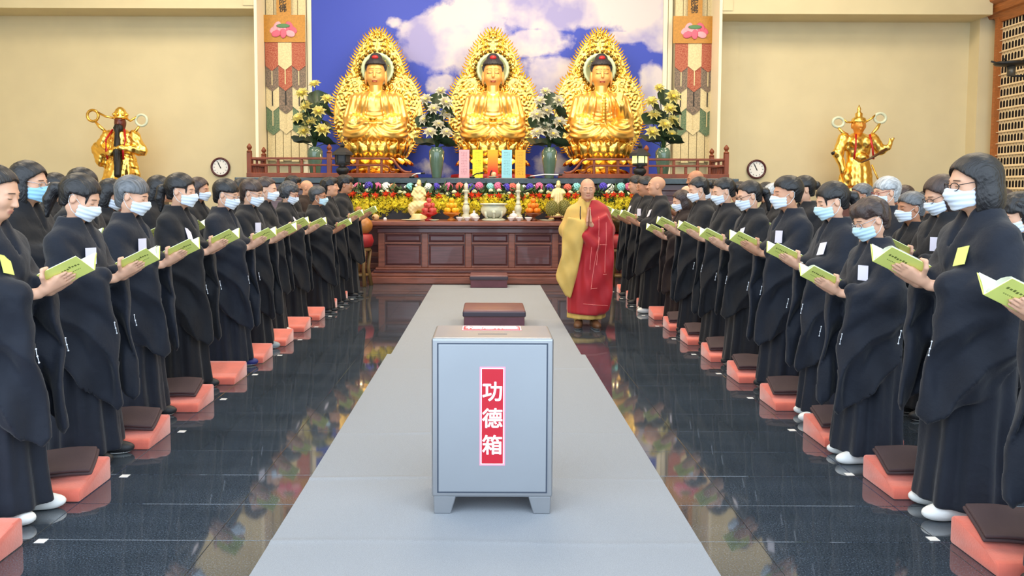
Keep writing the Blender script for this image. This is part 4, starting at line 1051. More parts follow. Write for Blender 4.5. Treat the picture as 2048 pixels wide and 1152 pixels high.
fruit_pyramid(903, 13.38, .05, mat('mango_yellow', srgb(240, 178, 30), .4, var=.1, vscale=10), mat('bowl_amber', srgb(196, 112, 30), .3), 'amber footed bowl piled with yellow fruit', 'round yellow fruit in the pyramid on the amber footed bowl', 'yellow_fruit')
fruit_pyramid(1066, 13.38, .05, mat('orange_peel', srgb(240, 128, 20), .45, var=.08, vscale=20, bump=.2, bscale=300), mat('bowl_brown', srgb(120, 58, 30), .3), 'brown footed bowl piled with oranges', 'orange in the pyramid on the brown footed bowl', 'orange')
# durians on a stand
def durian_mesh():
    b = MB(); b.ball((0, 0, .14), (.105, .10, .13), 14, 10)
    for i in range(150):
        zc = 1 - 2 * (i + .5) / 150; a = i * 2.39996; rr = math.sqrt(1 - zc * zc); n = Vector((rr * math.cos(a), rr * math.sin(a), zc))
        c = Vector((.1 * n.x, .095 * n.y, .14 + .125 * n.z)); q = n.to_track_quat('Z', 'Y').to_matrix().to_4x4()
        b.lathe([(.014, 0), (.001, .03)], 4, M=Matrix.Translation(c) @ q, cap=False)
    return b.mesh('durian', mat('durian_olive', srgb(124, 116, 52), .6, var=.2, vscale=20))
DUR = durian_mesh()
thing1('durian', DUR, 1104, 13.40, 'spiky olive durian nearer the orange pyramid', 'durian', z=TZ + .085, s=.95)
thing1('durian', DUR, 1128, 13.52, 'spiky olive durian beside the monk', 'durian', z=TZ + .085, rz=1)
pdm = MB().lathe([(.11, 0), (.115, .02), (.06, .035), (.07, .05), (.21, .06), (.215, .075), (.001, .075)], 24).mesh('pedestal_dish', mat('dish_brown', srgb(104, 48, 34), .35), True)
thing1('pedestal_dish', pdm, 1115, 13.46, 'low brown pedestal dish under the two durians', 'dish')
PLT = MB().lathe([(.08, 0), (.09, .005), (.15, .018), (.155, .024), (.14, .022), (.08, .01), (.001, .01)], 24).mesh('plate', mat('plate_cream', srgb(236, 230, 190), .3), True)
thing1('offering_plate', PLT, 826, 13.3, 'pale yellow plate in front of the ivory figurine group', 'plate', s=(1.3, .8, 1))
thing1('offering_plate', PLT, 868, 13.24, 'small pale yellow plate before the apple bowl', 'plate', s=(.55, .5, 1))
thing1('offering_plate', PLT, 1094, 13.3, 'white plate beside the durian dish', 'plate', s=(.85, .6, 1))
# small ornaments near the table end
orn = empty('shell_ornament', (tx(751, 13.4), 13.4, TZ)); tag(orn, 'small tan round shell ornament at the table end', 'ornament')
MB().ball((0, 0, .055), (.065, .05, .055), 14, 10).build('shell', mat('shell_tan', srgb(206, 168, 116), .35, var=.15, vscale=12), orn, True)
MB().tube([(-.02, -.05, .055), (-.03, -.055, .075), (-.045, -.05, .06), (-.03, -.052, .04)], .012, 6, closed=True).build('mouth', mat('shell_dark', srgb(120, 70, 40), .4), orn, True)
cup2 = empty('handbell', (tx(770, 13.4), 13.4, TZ)); tag(cup2, 'small white handbell beside the shell ornament', 'bell')
MB().lathe([(.035, 0), (.03, .03), (.02, .05), (.005, .055)], 14).build('bell', M_PORC, cup2, True); MB().lathe([(.006, .05), (.006, .09), (.012, .1), (.001, .11)], 8).build('grip', M_BLACK, cup2, True)

# ivory figurines
def fig1(q):
    x, y, z = q[:, 0], q[:, 1], q[:, 2]
    d = uni(.04, ell(q, (0, 0, .16), (.15, .10, .10)), ell(q, (-.10, -.02, .10), (.07, .06, .10)), ell(q, (.11, 0, .12), (.06, .05, .12)), cap(q, (-.12, -.03, .1), (-.10, -.04, 0), .03), cap(q, (.1, -.03, .1), (.1, -.04, 0), .03), cap(q, (.06, .05, .1), (.05, .05, 0), .03))
    d = uni(.03, d, ell(q, (0, 0, .30), (.10, .075, .09)), ell(q, (0, -.01, .43), (.065, .05, .10)), cap(q, (-.06, 0, .47), (-.10, -.04, .36), .028, .022), cap(q, (.06, 0, .47), (.10, -.04, .36), .028, .022))
    return uni(.015, d, ell(q, (0, -.005, .565), (.038, .04, .048)), ell(q, (0, .0, .615), (.028, .028, .03))) + .005 * np.sin(x * 90) * np.sin(z * 80)
F1 = sdf_mesh('figurine_body', fig1, (-.25, -.2, -.02), (.25, .2, .68), .012, M_IVORY)
def fig2(q):
    x, y, z = q[:, 0], q[:, 1], q[:, 2]; an = np.arctan2(y, x); r = np.hypot(x, y * 1.2); a = np.interp(z, [0, .2, .4, .5], [.11, .085, .075, .03])
    d = np.maximum((r - a * (1 + .08 * np.sin(7 * an))) * .8, np.maximum(z - .5, -z))
    d = uni(.03, d, cap(q, (-.06, 0, .45), (-.1, -.05, .33), .03, .025), cap(q, (.06, 0, .45), (.09, -.05, .4), .03, .025))
    return uni(.015, d, ell(q, (0, -.005, .545), (.038, .04, .048)), ell(q, (0, 0, .60), (.03, .03, .035)))
F2 = sdf_mesh('figurine_body', fig2, (-.2, -.2, -.02), (.2, .2, .68), .012, M_IVORY)
BASE = MB().lathe([(.13, 0), (.14, .02), (.11, .05), (.12, .09), (.10, .11)], 18).mesh('figurine_base', M_IVORY, True)
for px, me, lab, zz in ((838, F1, 'ivory-gold figurine riding a beast beside the apple bowl', .0), (1116, F2, 'ivory-gold standing figurine behind the durians', .0)):
    r = empty('ivory_figurine', (tx(px, 13.8), 13.8, TZ)); tag(r, lab, 'figurine'); ob('base', BASE, r, s=(1.25, 1, 1)); ob('figure', me, r, (0, 0, .10), s=(1.15, 1, .95))
for i, (px, z) in enumerate(((845, .06), (900, .1))):
    pass
# tall flower arrangement sprays of pale cream orchids around the figurines
# ------------------------------------------------ microphones on the platform edge
def mic(x0, y0, x1, y1, white, lab):
    a = at(x0, y0, 14.56); b = at(x1, y1, 14.5); r = empty('gooseneck_microphone', (a.x, 14.6, 1.83)); tag(r, lab, 'microphone')
    O = Vector((a.x, 14.6, 1.83)); MB().lathe([(.05, 0), (.05, .02), (.02, .03)], 12).build('base', M_BLACK, r, True)
    A = Vector((0, 0, .03)); B_ = b - O; md = A.lerp(B_, .5) + Vector((0, 0, .02))
    MB().tube([A, md, B_], .011, 6).build('neck', M_WHITE if white else M_BLACK, r, True)
    d = (B_ - md).normalized(); MB().tube([B_ - d * .01, B_ + d * .06], .018, 8).build('capsule', M_BLACK, r, True)
mic(823, 358, 843, 347, True, 'white gooseneck microphone beside the cream lotus vase near the pink card')
mic(1060, 360, 1118, 349, True, 'long white gooseneck microphone near the orange card')
mic(944, 358, 962, 346, False, 'black gooseneck microphone before the yellow card')
w = empty('water_bowl', (at(985, 360, 14.62).x, 14.66, 1.83)); tag(w, 'small cream bowl with a dark ladle before the red card', 'bowl')
MB().lathe([(.04, 0), (.09, .02), (.1, .03), (.06, .03)], 16).build('saucer', M_JCEL, w, True); MB().ball((.02, 0, .07), (.05, .05, .045), 12, 8).build('bowl', mat('gourd_tan', srgb(214, 184, 140), .4), w, True)
MB().tube([(-.05, 0, .04), (-.03, -.02, .12), (-.01, -.02, .14)], .012, 6).build('ladle', M_BLACK, w, True)

# ------------------------------------------------ wooden fish / bell stands beside the table
def fish_stand(px, Y, fish, lab):
    p = at(px, 560, Y); r = empty('instrument_stand', (p.x, Y, 0)); tag(r, lab, 'instrument stand')
    M_S = mat('stand_olive', srgb(110, 82, 44), .45, var=.15, vscale=8)
    MB().lathe([(.17, .58), (.18, .60), (.16, .64), (.12, .64)], 16).build('top_ring', M_S, r, True)
    for k in range(4):
        a = k * PI / 2 + .5; MB().tube([(.16 * math.cos(a), .16 * math.sin(a), .6), (.13 * math.cos(a), .13 * math.sin(a), .3), (.18 * math.cos(a), .18 * math.sin(a), 0)], [.035, .03, .035], 8).build('leg', M_S, r, True)
    MB().lathe([(.1, .16), (.13, .17), (.13, .2), (.1, .21)], 14).build('shelf', M_S, r, True)
    MB().lathe([(.10, .63), (.19, .66), (.22, .75), (.19, .85), (.10, .88)], 20).build('cushion', mat('cushion_crimson', srgb(150, 26, 32), .5, var=.15, vscale=8), r, True)
    if fish:
        def f(q): return smax(uni(.06, ell(q, (0, 0, 1.0), (.2, .17, .16)), cap(q, (-.02, 0, 1.1), (-.03, 0, 1.26), .09, .06)), -cap(q, (-.2, -.2, .98), (.2, -.2, .96), .03), .02)
        ob('wooden_fish', sdf_mesh('wooden_fish', f, (-.3, -.3, .8), (.3, .3, 1.4), .016, mat('fish_wood', srgb(170, 108, 48), .35, var=.15, vscale=9)), r)
    else:
        MB().lathe([(.06, .88), (.16, .93), (.2, 1.05), (.21, 1.15), (.2, 1.15), (.18, 1.05), (.001, .95)], 24).build('bronze_bell', mat('bronze', srgb(70, 52, 32), .3, .9), r, True)
fish_stand(722, 12.88, True, 'olive wooden stand holding a red cushion and large wooden fish drum')
fish_stand(1239, 12.88, False, 'olive wooden stand holding a red cushion and bronze bell bowl')
# ================================================================== people: shared shapes
def iz(z, zs, vs_): return np.interp(z, zs, vs_).astype(np.float32)
HC = np.float32((.035, 0, 1.515))                      # head centre in the person's frame (facing +x, 1.63 m tall)
def toq(p, tilt):
    d = p - HC; c, s = math.cos(tilt), math.sin(tilt)
    return np.stack([c * d[:, 0] - s * d[:, 2], d[:, 1], s * d[:, 0] + c * d[:, 2]], 1).astype(np.float32)
def head_sdf(q, male=False, mouth=0.):
    P = np.stack([q[:, 0], np.abs(q[:, 1]), q[:, 2]], 1); j = 1.06 if male else 1.
    d = uni(.03, ell(P, (-.014, 0, .032), (.094, .076, .084)), ell(P, (.018, 0, -.02), (.072, .062 * j, .093)), ell(P, (.044, 0, -.086), (.036, .036 * j, .026)), ell(P, (.0, .038, -.06), (.045, .026, .04)))
    d = smin(d, ell(P, (.052, .034, -.022), (.032, .028, .03)), .02)
    d = smin(d, ell(P, (.070, 0, .022), (.022, .05, .014)), .015)
    d = smax(d, -ell(P, (.098, .032, .003), (.018, .018, .013)), .012)
    d = smin(d, ell(P, (.076, .031, .002), (.013, .017, .011)), .006)
    d = smin(d, cap(P, (.086, 0, .012), (.103, 0, -.028), .008, .0115), .012); d = smin(d, ell(P, (.094, .011, -.031), (.010, .007, .007)), .006)
    d = smin(d, ell(P, (.084, 0, -.057), (.011, .022, .0055)), .006); d = smin(d, ell(P, (.082, 0, -.068 - .012 * mouth), (.011, .018, .006)), .006)
    if mouth: d = smax(d, -ell(P, (.092, 0, -.065), (.02, .014, .006)), .004)
    d = smin(d, ell(P, (-.004, .079, -.006), (.019, .0085, .031)), .008)
    d = smax(d, -ell(P, (.000, .0895, -.003), (.010, .006, .019)), .004)
    return d
def face_skin(name, col, tilt, mouth=0.):
    """skin with brows, lash lines and lips coloured in the head's own coordinates"""
    m = bpy.data.materials.new(name); m.use_nodes = True; N = m.node_tree.nodes; L = m.node_tree.links; b = N['Principled BSDF']
    b.inputs['Roughness'].default_value = .5; b.inputs['Specular IOR Level'].default_value = .35
    b.inputs['Subsurface Weight'].default_value = .12; b.inputs['Subsurface Radius'].default_value = (.012, .005, .003); b.inputs['Subsurface Scale'].default_value = .6
    def M(op, x, y=0., c=None):
        n = N.new('ShaderNodeMath'); n.operation = op
        for i, v in enumerate((x, y) if c is None else (x, y, c)):
            if isinstance(v, (int, float)): n.inputs[i].default_value = v
            else: L.new(v, n.inputs[i])
        return n.outputs[0]
    tc = N.new('ShaderNodeTexCoord'); sp = N.new('ShaderNodeSeparateXYZ'); L.new(tc.outputs['Object'], sp.inputs[0])
    dx = M('SUBTRACT', sp.outputs[0], float(HC[0])); dz = M('SUBTRACT', sp.outputs[2], float(HC[2])); c, s_ = math.cos(tilt), math.sin(tilt)
    x = M('SUBTRACT', M('MULTIPLY', dx, c), M('MULTIPLY', dz, s_)); z = M('ADD', M('MULTIPLY', dx, s_), M('MULTIPLY', dz, c)); ay = M('ABSOLUTE', sp.outputs[1])
    def band(v, lo, hi, e):                       # soft 0..1 window
        def stp(v, e0, e1):
            r = N.new('ShaderNodeMapRange'); r.interpolation_type = 'SMOOTHSTEP'; L.new(v, r.inputs[0]); r.inputs[1].default_value = e0; r.inputs[2].default_value = e1; return r.outputs[0]
        return M('MULTIPLY', stp(v, lo - e, lo + e), M('SUBTRACT', 1., stp(v, hi - e, hi + e)))
    def AND(*v):
        o = v[0]
        for k in v[1:]: o = M('MULTIPLY', o, k)
        return o
    fr = band(x, .055, 9., .004)
    d1 = M('SUBTRACT', ay, .028); bz = M('ADD', M('SUBTRACT', z, .0245), M('ADD', M('MULTIPLY', M('MULTIPLY', d1, d1), 3.2), M('MULTIPLY', d1, .10)))
    brow = AND(fr, band(ay, .013, .047, .003), band(bz, -.0026, .0026, .0012))
    d2 = M('SUBTRACT', ay, .031); lz = M('SUBTRACT', M('ADD', z, .003), M('MULTIPLY', M('MULTIPLY', d2, d2), 6.))
    lash = AND(fr, band(ay, .017, .045, .0015), band(lz, -.0016, .0016, .0007))
    lip = AND(band(x, .076, 9., .002), band(ay, -1., .019, .003), band(z, -.071 - .012 * mouth, -.0535, .0015))
    nz = N.new('ShaderNodeTexNoise'); nz.inputs['Scale'].default_value = 18; L.new(tc.outputs['Object'], nz.inputs[0])
    def mixc(f, A, B):
        n = N.new('ShaderNodeMix'); n.data_type = 'RGBA'
        if isinstance(f, (int, float)): n.inputs[0].default_value = f
        else: L.new(f, n.inputs[0])
        for i, v in ((6, A), (7, B)):
            if isinstance(v, tuple): n.inputs[i].default_value = (*v, 1)
            else: L.new(v, n.inputs[i])
        return n.outputs[2]
    base = mixc(nz.outputs['Fac'], tuple(v * .95 for v in col), (min(1, col[0] * 1.04), col[1] * 1.0, col[2] * .98))
    o = mixc(M('MULTIPLY', lip, .75), base, srgb(176, 104, 92)); o = mixc(M('MULTIPLY', M('MAXIMUM', brow, lash), .92), o, srgb(38, 30, 28))
    L.new(o, b.inputs['Base Color'])
    return m
BA = math.radians(26); AXD = np.array([math.cos(BA), 0, math.sin(BA)]); AXU = np.array([-math.sin(BA), 0, math.cos(BA)]); S0 = np.array([.30, 0, 1.085]); OP = math.radians(52)
def bk(s_, w_, o_, sg): return tuple(S0 + .90 * s_ * AXD + .88 * w_ * (np.array([0, sg * math.sin(OP), 0]) + AXU * math.cos(OP)) + o_ * (np.array([0, sg * math.cos(OP), 0]) - AXU * math.sin(OP)))
def arms_book(p):
    d = None
    for sg in (-1, 1):
        e = uni(.03, cap(p, (-.01, sg * .14, 1.235), (.03, sg * .205, 1.05), .044, .042), cap(p, (.03, sg * .215, 1.05), bk(-.075, .05, .03, sg), .042, .025))
        palm = uni(.02, cap(p, bk(-.03, .045, .026, sg), bk(.05, .03, .018, sg), .020, .015), cap(p, bk(-.03, .065, .026, sg), bk(.05, .082, .018, sg), .020, .015), cap(p, bk(-.02, .055, .024, sg), bk(.05, .056, .018, sg), .02, .015))
        e = smin(e, palm, .025)
        for i, ln in enumerate((.058, .074, .07, .055)):
            w = .022 + .0215 * i
            e = smin(e, chain(p, [bk(.048, w, .018, sg), bk(.05 + ln * .5, w * .97, .0145, sg), bk(.05 + ln, w * .94, .0105, sg)], [.0092, .0082, .0068], .003), .004)
        e = smin(e, chain(p, [bk(-.01, .09, .026, sg), bk(.012, .138, .022, sg), bk(.03, .158, .002, sg), bk(.045, .142, -.012, sg)], [.0125, .0105, .0095, .008], .006), .01)
        d = e if d is None else np.minimum(d, e)
    return d
def arms_pray(p):
    d = None
    for sg in (-1, 1):
        e = uni(.03, cap(p, (-.01, sg * .14, 1.235), (.02, sg * .205, 1.06), .05, .045), cap(p, (.02, sg * .205, 1.06), (.215, sg * .035, 1.13), .045, .027), ell(p, (.228, sg * .017, 1.185), (.042, .016, .055)))
        for i, ln in enumerate((.08, .098, .09, .07)):
            x0 = .26 - .021 * i; e = smin(e, cap(p, (x0, sg * .013, 1.22), (x0 + .006, sg * .0095, 1.22 + ln), .0098, .0075), .006)
        e = smin(e, cap(p, (.265, sg * .02, 1.17), (.25, sg * .014, 1.235), .011, .009), .008)
        d = e if d is None else np.minimum(d, e)
    return d
def low_body(p):
    P = np.stack([p[:, 0], np.abs(p[:, 1]), p[:, 2]], 1)
    return uni(.06, ell(P, (-.01, 0, 1.16), (.085, .14, .2)), ell(P, (0, 0, .92), (.09, .14, .13)), chain(P, [(0, .08, .88), (.01, .085, .48), (.0, .085, .06)], [.075, .05, .035], .03))
def merge_mesh(name, pieces, mats):
    V, F, MI, k = [], [], [], 0
    for v, f, mi in pieces: V.append(v); F.append(f + k); MI.append(mi); k += len(v)
    me = npmesh(name, np.concatenate(V), np.concatenate(F), mats); me.polygons.foreach_set('material_index', np.concatenate(MI).astype(np.int32)); return me
ARM_B = nets(arms_book, (-.1, -.30, .93), (.52, .30, 1.38), .0068); ARM_P = nets(arms_pray, (-.1, -.38, .96), (.33, .38, 1.38), .0068)
LOWB = nets(low_body, (-.14, -.19, .01), (.14, .19, 1.42), .022)
SKC = [srgb(222, 174, 146), srgb(206, 154, 124), srgb(184, 130, 100)]
def body_mesh(male, tilt, arms, mouth=0., sk=0):
    def f(p):
        q = toq(p, tilt)
        d = head_sdf(q, male, mouth)
        nk = cap(p, (.02, 0, 1.44), (-.02, 0, 1.33), .05 if male else .044, .054)
        return uni(.025, d, nk, ell(p, (-.02, 0, 1.245), (.08, .13, .075)))
    V, Q = nets(f, (-.16, -.19, 1.16), (.2, .19, 1.66), .0048)
    mi = np.zeros(len(Q), int)
    A = arms; return merge_mesh('body', [(V, Q, mi), (A[0], A[1], np.zeros(len(A[1]), int)), (LOWB[0], LOWB[1], np.zeros(len(LOWB[1]), int))], [face_skin('skin', SKC[sk], tilt, mouth)])
def reskin(me, sk, tilt, mouth=0.): c = me.copy(); c.materials[0] = face_skin('skin', SKC[sk], tilt, mouth); return c
BOD = {}
TILT = {'f_down': .30, 'f_mid': .14, 'm_mid': .10, 'm_up': -.10, 'f_low': .42}
BOD['f_down'] = body_mesh(False, .30, ARM_B); BOD['f_mid'] = body_mesh(False, .14, ARM_B); BOD['f_low'] = body_mesh(False, .42, ARM_B)
BOD['m_mid'] = body_mesh(True, .10, ARM_B, sk=1); BOD['m_up'] = body_mesh(True, -.10, ARM_B, 1., sk=1)
BODW = {k: reskin(v, 2 if k[0] == 'm' else 1, TILT[k], 1. if k == 'm_up' else 0.) for k, v in BOD.items()}

# ------------------------------------------------ robes
RZ = [.06, .25, .5, .8, 1.0, 1.13, 1.225, 1.295, 1.35, 1.405]
RA = [.200, .185, .172, .155, .15, .15, .14, .12, .095, .078]; RB = [.212, .206, .202, .20, .195, .20, .205, .188, .135, .088]; RCX = [.02, .015, .01, 0, 0, 0, -.005, -.01, -.012, -.012]
def robe_sdf(ph, drop, lift):
    pts = [(-.11, 1.10), (-.125, .92), (-.06, .74), (.06, .56 - .4 * drop), (.18, .43 - drop), (.262, .36 - drop), (.292, .40 - drop), (.262, .74), (.222, 1.06), (.09, 1.10)]
    def f(p):
        x, y, z = p[:, 0], p[:, 1], p[:, 2]; P = np.stack([x, np.abs(y), z], 1)
        a, b, cx = iz(z, RZ, RA), iz(z, RZ, RB), iz(z, RZ, RCX); an = np.arctan2(y / b, (x - cx) / a)
        A = .12 * ss(1.05, .25, z)
        fold = 1 + A * (.55 * np.sin(8 * an + ph + 1.2 * z) + .45 * np.sin(13 * an + 2.3 * ph - .8 * z)) + .012 * np.sin(5 * an + 16 * z + ph)
        body = (np.sqrt(((x - cx) / (a * fold)) ** 2 + (y / (b * fold)) ** 2) - 1) * np.minimum(a, b) * .85
        body = np.maximum(body, np.maximum(z - 1.405, .062 - z))
        up = cap(P, (-.005, .155, 1.265), (.03, .215, 1.06), .076, .086); fo = cap(P, (.03, .215, 1.06), (.18, .105, 1.072), .085, .056)
        yc = iz(x, [-.12, .03, .27], [.225, .235, .105]); d2 = poly2(x, z, pts)
        n = (.78 * (x - .1) + .62 * (z - .7)); cu = n + .9 * (.62 * (x - .1) - .78 * (z - .7)) ** 2
        low = ss(1.02, .8, z)
        fo2 = (.030 * (1 - 2 * np.abs(np.sin(17 * cu + ph))) + .014 * np.sin(36 * x - 9 * z + ph) + .005 * np.sin(90 * cu - 20 * z)) * low * np.where(y > 0, 1, .9)
        yy = P[:, 1] - yc - fo2; th = .022 + .02 * ss(.7, 1.05, z)
        pan = smax(d2, np.abs(yy) - th, .02)
        d = uni(.05, body, up); d = smin(d, fo, .045); d = smin(d, pan, .03)
        d = d + .009 * (1 - 1.6 * np.abs(np.sin(15 * (z + .9 * x - .5 * np.abs(y)) + 1.2 * np.sin(7 * y + ph)))) * ss(.93, 1.08, z) * ss(1.37, 1.25, z)
        d = smax(d, -cap(p, (-.02, 0, 1.34), (.02, 0, 1.52), .054, .075), .012)
        d = smax(d, -cap(p, (.125, 0, 1.20), (.085, 0, 1.44), .004, .06), .012)
        col = chain(P, [(-.075, .02, 1.40), (-.035, .066, 1.392), (.035, .060, 1.355), (.10, .030, 1.255), (.145, -.004, 1.14)], [.015, .016, .017, .016, .012], .01)
        return smin(d, col, .008)
    return f
RLO, RHI = (-.27, -.36, .0), (.37, .36, 1.47)
RARGS = ((.4, 0, 0), (1.7, .05, 0), (3.1, -.08, 0), (4.6, .02, 0))
ROBES = [sdf_mesh('robe', robe_sdf(*a), RLO, RHI, .0118) for a in RARGS]
M_ROBE = mat('robe_black', srgb(24, 25, 31), .72, var=.12, vscale=3, bump=.6, bscale=18, sheen=.12, spec=.25)
M_ROBEB = mat('robe_navy', srgb(27, 31, 42), .72, var=.1, vscale=3, bump=.6, bscale=18, sheen=.12, spec=.25)
M_ROBEN = mat('robe_dark_brown', srgb(42, 30, 28), .75, var=.1, vscale=3, bump=.6, bscale=18, sheen=.1, spec=.25)
ROBE = {}
for i, r_ in enumerate(ROBES):
    for k, m in (('k', M_ROBE), ('b', M_ROBEB), ('n', M_ROBEN)):
        c = r_.copy(); setm(c, m); ROBE[(i, k)] = c

# ------------------------------------------------ hair
def capf(q, fat=0.):
    return ell(q, (-.018, 0, .034), (.105 + fat, .088 + fat, .094 + fat))
def grooves(q, k=150): return .0009 * np.sin(k * (q[:, 1] + .25 * q[:, 2])) + .0006 * np.sin(k * 1.7 * (q[:, 2] + .4 * q[:, 0]))
def hair_fn(kind):
    def f(q):
        x, y, z = q[:, 0], q[:, 1], q[:, 2]; ay = np.abs(y)
        top = capf(q, .004 if kind in ('pony', 'bun') else .009)
        # hairline: cut away the face, higher in the middle of the forehead
        bang = {'bob': .030, 'bobfringe': .022, 'pony': .046, 'ponyfringe': .024, 'bun': .062, 'short': .036, 'crop': .048, 'curly': .030, 'buzz': .060, 'mop': .030}[kind]
        if kind in ('pony', 'bun', 'crop', 'buzz', 'bob'):            # swept back: an arched hairline
            hl = {'bob': .076 - 9. * y * y, 'crop': .064 - 1.2 * y * y * 4, 'buzz': .072 - 4 * y * y}.get(kind, .078 - 5. * y * y)
            face = np.maximum(z - hl, .018 + .42 * np.maximum(z, 0) - x)
        else: face = np.maximum(z - bang - .010 * np.cos(y * 60) - .004 * np.sin(y * 190), .028 + .32 * np.maximum(z, 0) - x)
        if kind in ('short', 'crop', 'mop', 'pony', 'ponyfringe', 'bun', 'curly', 'buzz'):     # hair over the nape
            top = smin(top, ell(q, (-.048, 0, -.035), (.058, .066, .075)), .02)
        d = smax(top, -face, .008)
        side = np.maximum(z - .012, -(.0) - 0 * x) ; low = {'short': -.098, 'crop': -.075, 'buzz': -.06, 'curly': -.09, 'mop': -.09}.get(kind, -.075)
        d = smax(d, (low + 1.1 * np.maximum(x + .045, 0)) - z, .008)
        if kind in ('short', 'crop', 'pony', 'bun', 'buzz', 'ponyfringe', 'mop'):      # free the ears
            d = smax(d, -np.maximum(np.maximum(z - .022, x - .024 - .02), np.maximum(-.024 - x, -(ay - .05))), .006)
        if kind == 'crop': d = smin(d, ell(q, (-.005, 0, .082), (.085, .07, .05)), .02)
        if kind == 'mop': d = smin(d, ell(q, (.005, 0, .078), (.10, .085, .052)), .02); d = d + .005 * np.sin(70 * x) * np.sin(80 * y + 40 * z)
        if kind in ('bob', 'bobfringe'):
            sh = ell(q, (-.022, 0, -.045), (.107, .099, .160)); sh = smax(sh, -np.maximum(z - .05, (.006 + .03 * ss(.03, .09, ay) - .1 * np.minimum(z, 0)) - x), .01)
            sh = smax(sh, -cap(q, (.02, 0, -.05), (.0, 0, -.25), .062, .07), .01); sh = smax(sh, -.165 - .15 * x - z, .012); d = smin(d, sh, .02)
        if kind in ('pony', 'ponyfringe'):
            d = smin(d, chain(q, [(-.105, 0, .015), (-.15, 0, -.01), (-.158, 0, -.08), (-.135, 0, -.17)], [.03, .036, .034, .014], .01), .012)
        if kind == 'bun': d = smin(d, ell(q, (-.125, 0, .02), (.042, .046, .042)), .012)
        if kind == 'curly': d = smin(d, ell(q, (-.025, 0, .0), (.108, .098, .10)), .02); d = smax(d, -np.maximum(z - .03, .03 - x), .008); d = smax(d, -.085 - z, .01); d = d + .006 * np.sin(95 * x + 3) * np.sin(95 * y) * np.sin(95 * z)
        if kind == 'ponyfringe': d = smin(d, cap(np.stack([x, ay, z], 1), (.055, .058, .05), (.062, .060, -.02), .010, .004), .012)
        return d + grooves(q)
    return f
HAIRS = {k: sdf_mesh('hair', hair_fn(k), (-.21, -.125, -.2), (.12, .125, .16), .0062) for k in ('bob', 'bobfringe', 'pony', 'ponyfringe', 'bun', 'short', 'crop', 'curly', 'buzz', 'mop')}
def hairmat(n, c): return mat(n, c, .36, var=.45, vscale=70, stretch=(.22, 2.2, .3), bump=.55, bscale=110, spec=.5)
HM = {'black': hairmat('hair_black', srgb(24, 22, 25)), 'brown': hairmat('hair_brown', srgb(58, 42, 38)), 'grey': hairmat('hair_grey', srgb(96, 98, 102)), 'white': hairmat('hair_white', srgb(178, 180, 182)), 'salt': hairmat('hair_salt', srgb(64, 64, 68))}
HAIR = {}
def hair_mesh(kind, col):
    if (kind, col) not in HAIR: c = HAIRS[kind].copy(); setm(c, HM[col]); HAIR[(kind, col)] = c
    return HAIR[(kind, col)]

# ------------------------------------------------ masks, glasses, shoes, booklets, badges
def mask_sdf(q):
    x, y, z = q[:, 0], q[:, 1], q[:, 2]; P = np.stack([x, np.abs(y), z], 1)
    d = uni(.035, ell(P, (.022, 0, -.045), (.075, .064, .075)), ell(P, (.046, 0, -.088), (.04, .04, .03)), cap(P, (.088, 0, -.005), (.106, 0, -.035), .010, .016))
    sh = np.abs(d - .0078) - .0034
    edge = np.maximum(z - (-.004 - .30 * P[:, 1]), -.112 + .25 * P[:, 1] - z); edge = np.maximum(edge, .034 - x)
    return smax(sh, edge, .002) + .0013 * np.sin(z * 260 + 1.)
MASK = sdf_mesh('face_mask', mask_sdf, (.01, -.1, -.13), (.14, .1, .02), .0029)
MKM = {'white': mat('mask_white', srgb(214, 224, 240), .7), 'blue': mat('mask_blue', srgb(150, 200, 230), .7), 'pale': mat('mask_pale_blue', srgb(190, 220, 238), .7)}
MASKS = {}
for k, m in MKM.items(): c = MASK.copy(); setm(c, m); MASKS[k] = c
LOOPS = []
for sg in (-1, 1):
    LOOPS.append(MB().tube([(.045, sg * .066, -.026), (.015, sg * .079, -.002), (-.012, sg * .086, .018), (-.024, sg * .087, .005), (-.02, sg * .084, -.03), (.01, sg * .075, -.07), (.04, sg * .062, -.09)], .0019, 5).mesh('ear_loop', M_WHITE, True))
def glasses_mesh(m):
    b = MB()
    for sg in (-1, 1):
        b.tube([(.106 - .008 * abs(math.cos(a)) * 0 - .012 * (abs(math.cos(a) * .022 + .034) / .056) ** 2, sg * (.034 + .023 * math.cos(a)), -.002 + .018 * math.sin(a)) for a in np.linspace(0, 2 * PI, 18, endpoint=False)], .0021, 5, closed=True)
        b.tube([(.094, sg * .057, .006), (.05, sg * .078, .01), (-.01, sg * .083, .012), (-.026, sg * .082, -.002)], .002, 5)
    b.tube([(.104, -.012, .004), (.108, 0, .007), (.104, .012, .004)], .002, 5)
    return b.mesh('glasses', m, True)
GL = {'dark': glasses_mesh(mat('frame_dark', srgb(44, 36, 38), .35)), 'silver': glasses_mesh(mat('frame_silver', srgb(196, 196, 200), .25, .8)), 'red': glasses_mesh(mat('frame_red', srgb(140, 50, 56), .35))}
def shoe_sdf(q):
    x, y, z = q[:, 0], q[:, 1], q[:, 2]
    d = uni(.03, ell(q, (.07, 0, .035), (.075, .042, .035)), ell(q, (-.05, 0, .04), (.065, .036, .045)), ell(q, (.0, 0, .04), (.09, .036, .04)))
    return np.maximum(smax(d, -cap(q, (-.03, 0, .08), (-.03, 0, .14), .025, .035), .01), .002 - z)
SV, SQ = nets(shoe_sdf, (-.14, -.06, -.01), (.17, .06, .12), .0085)
SHOES = {}
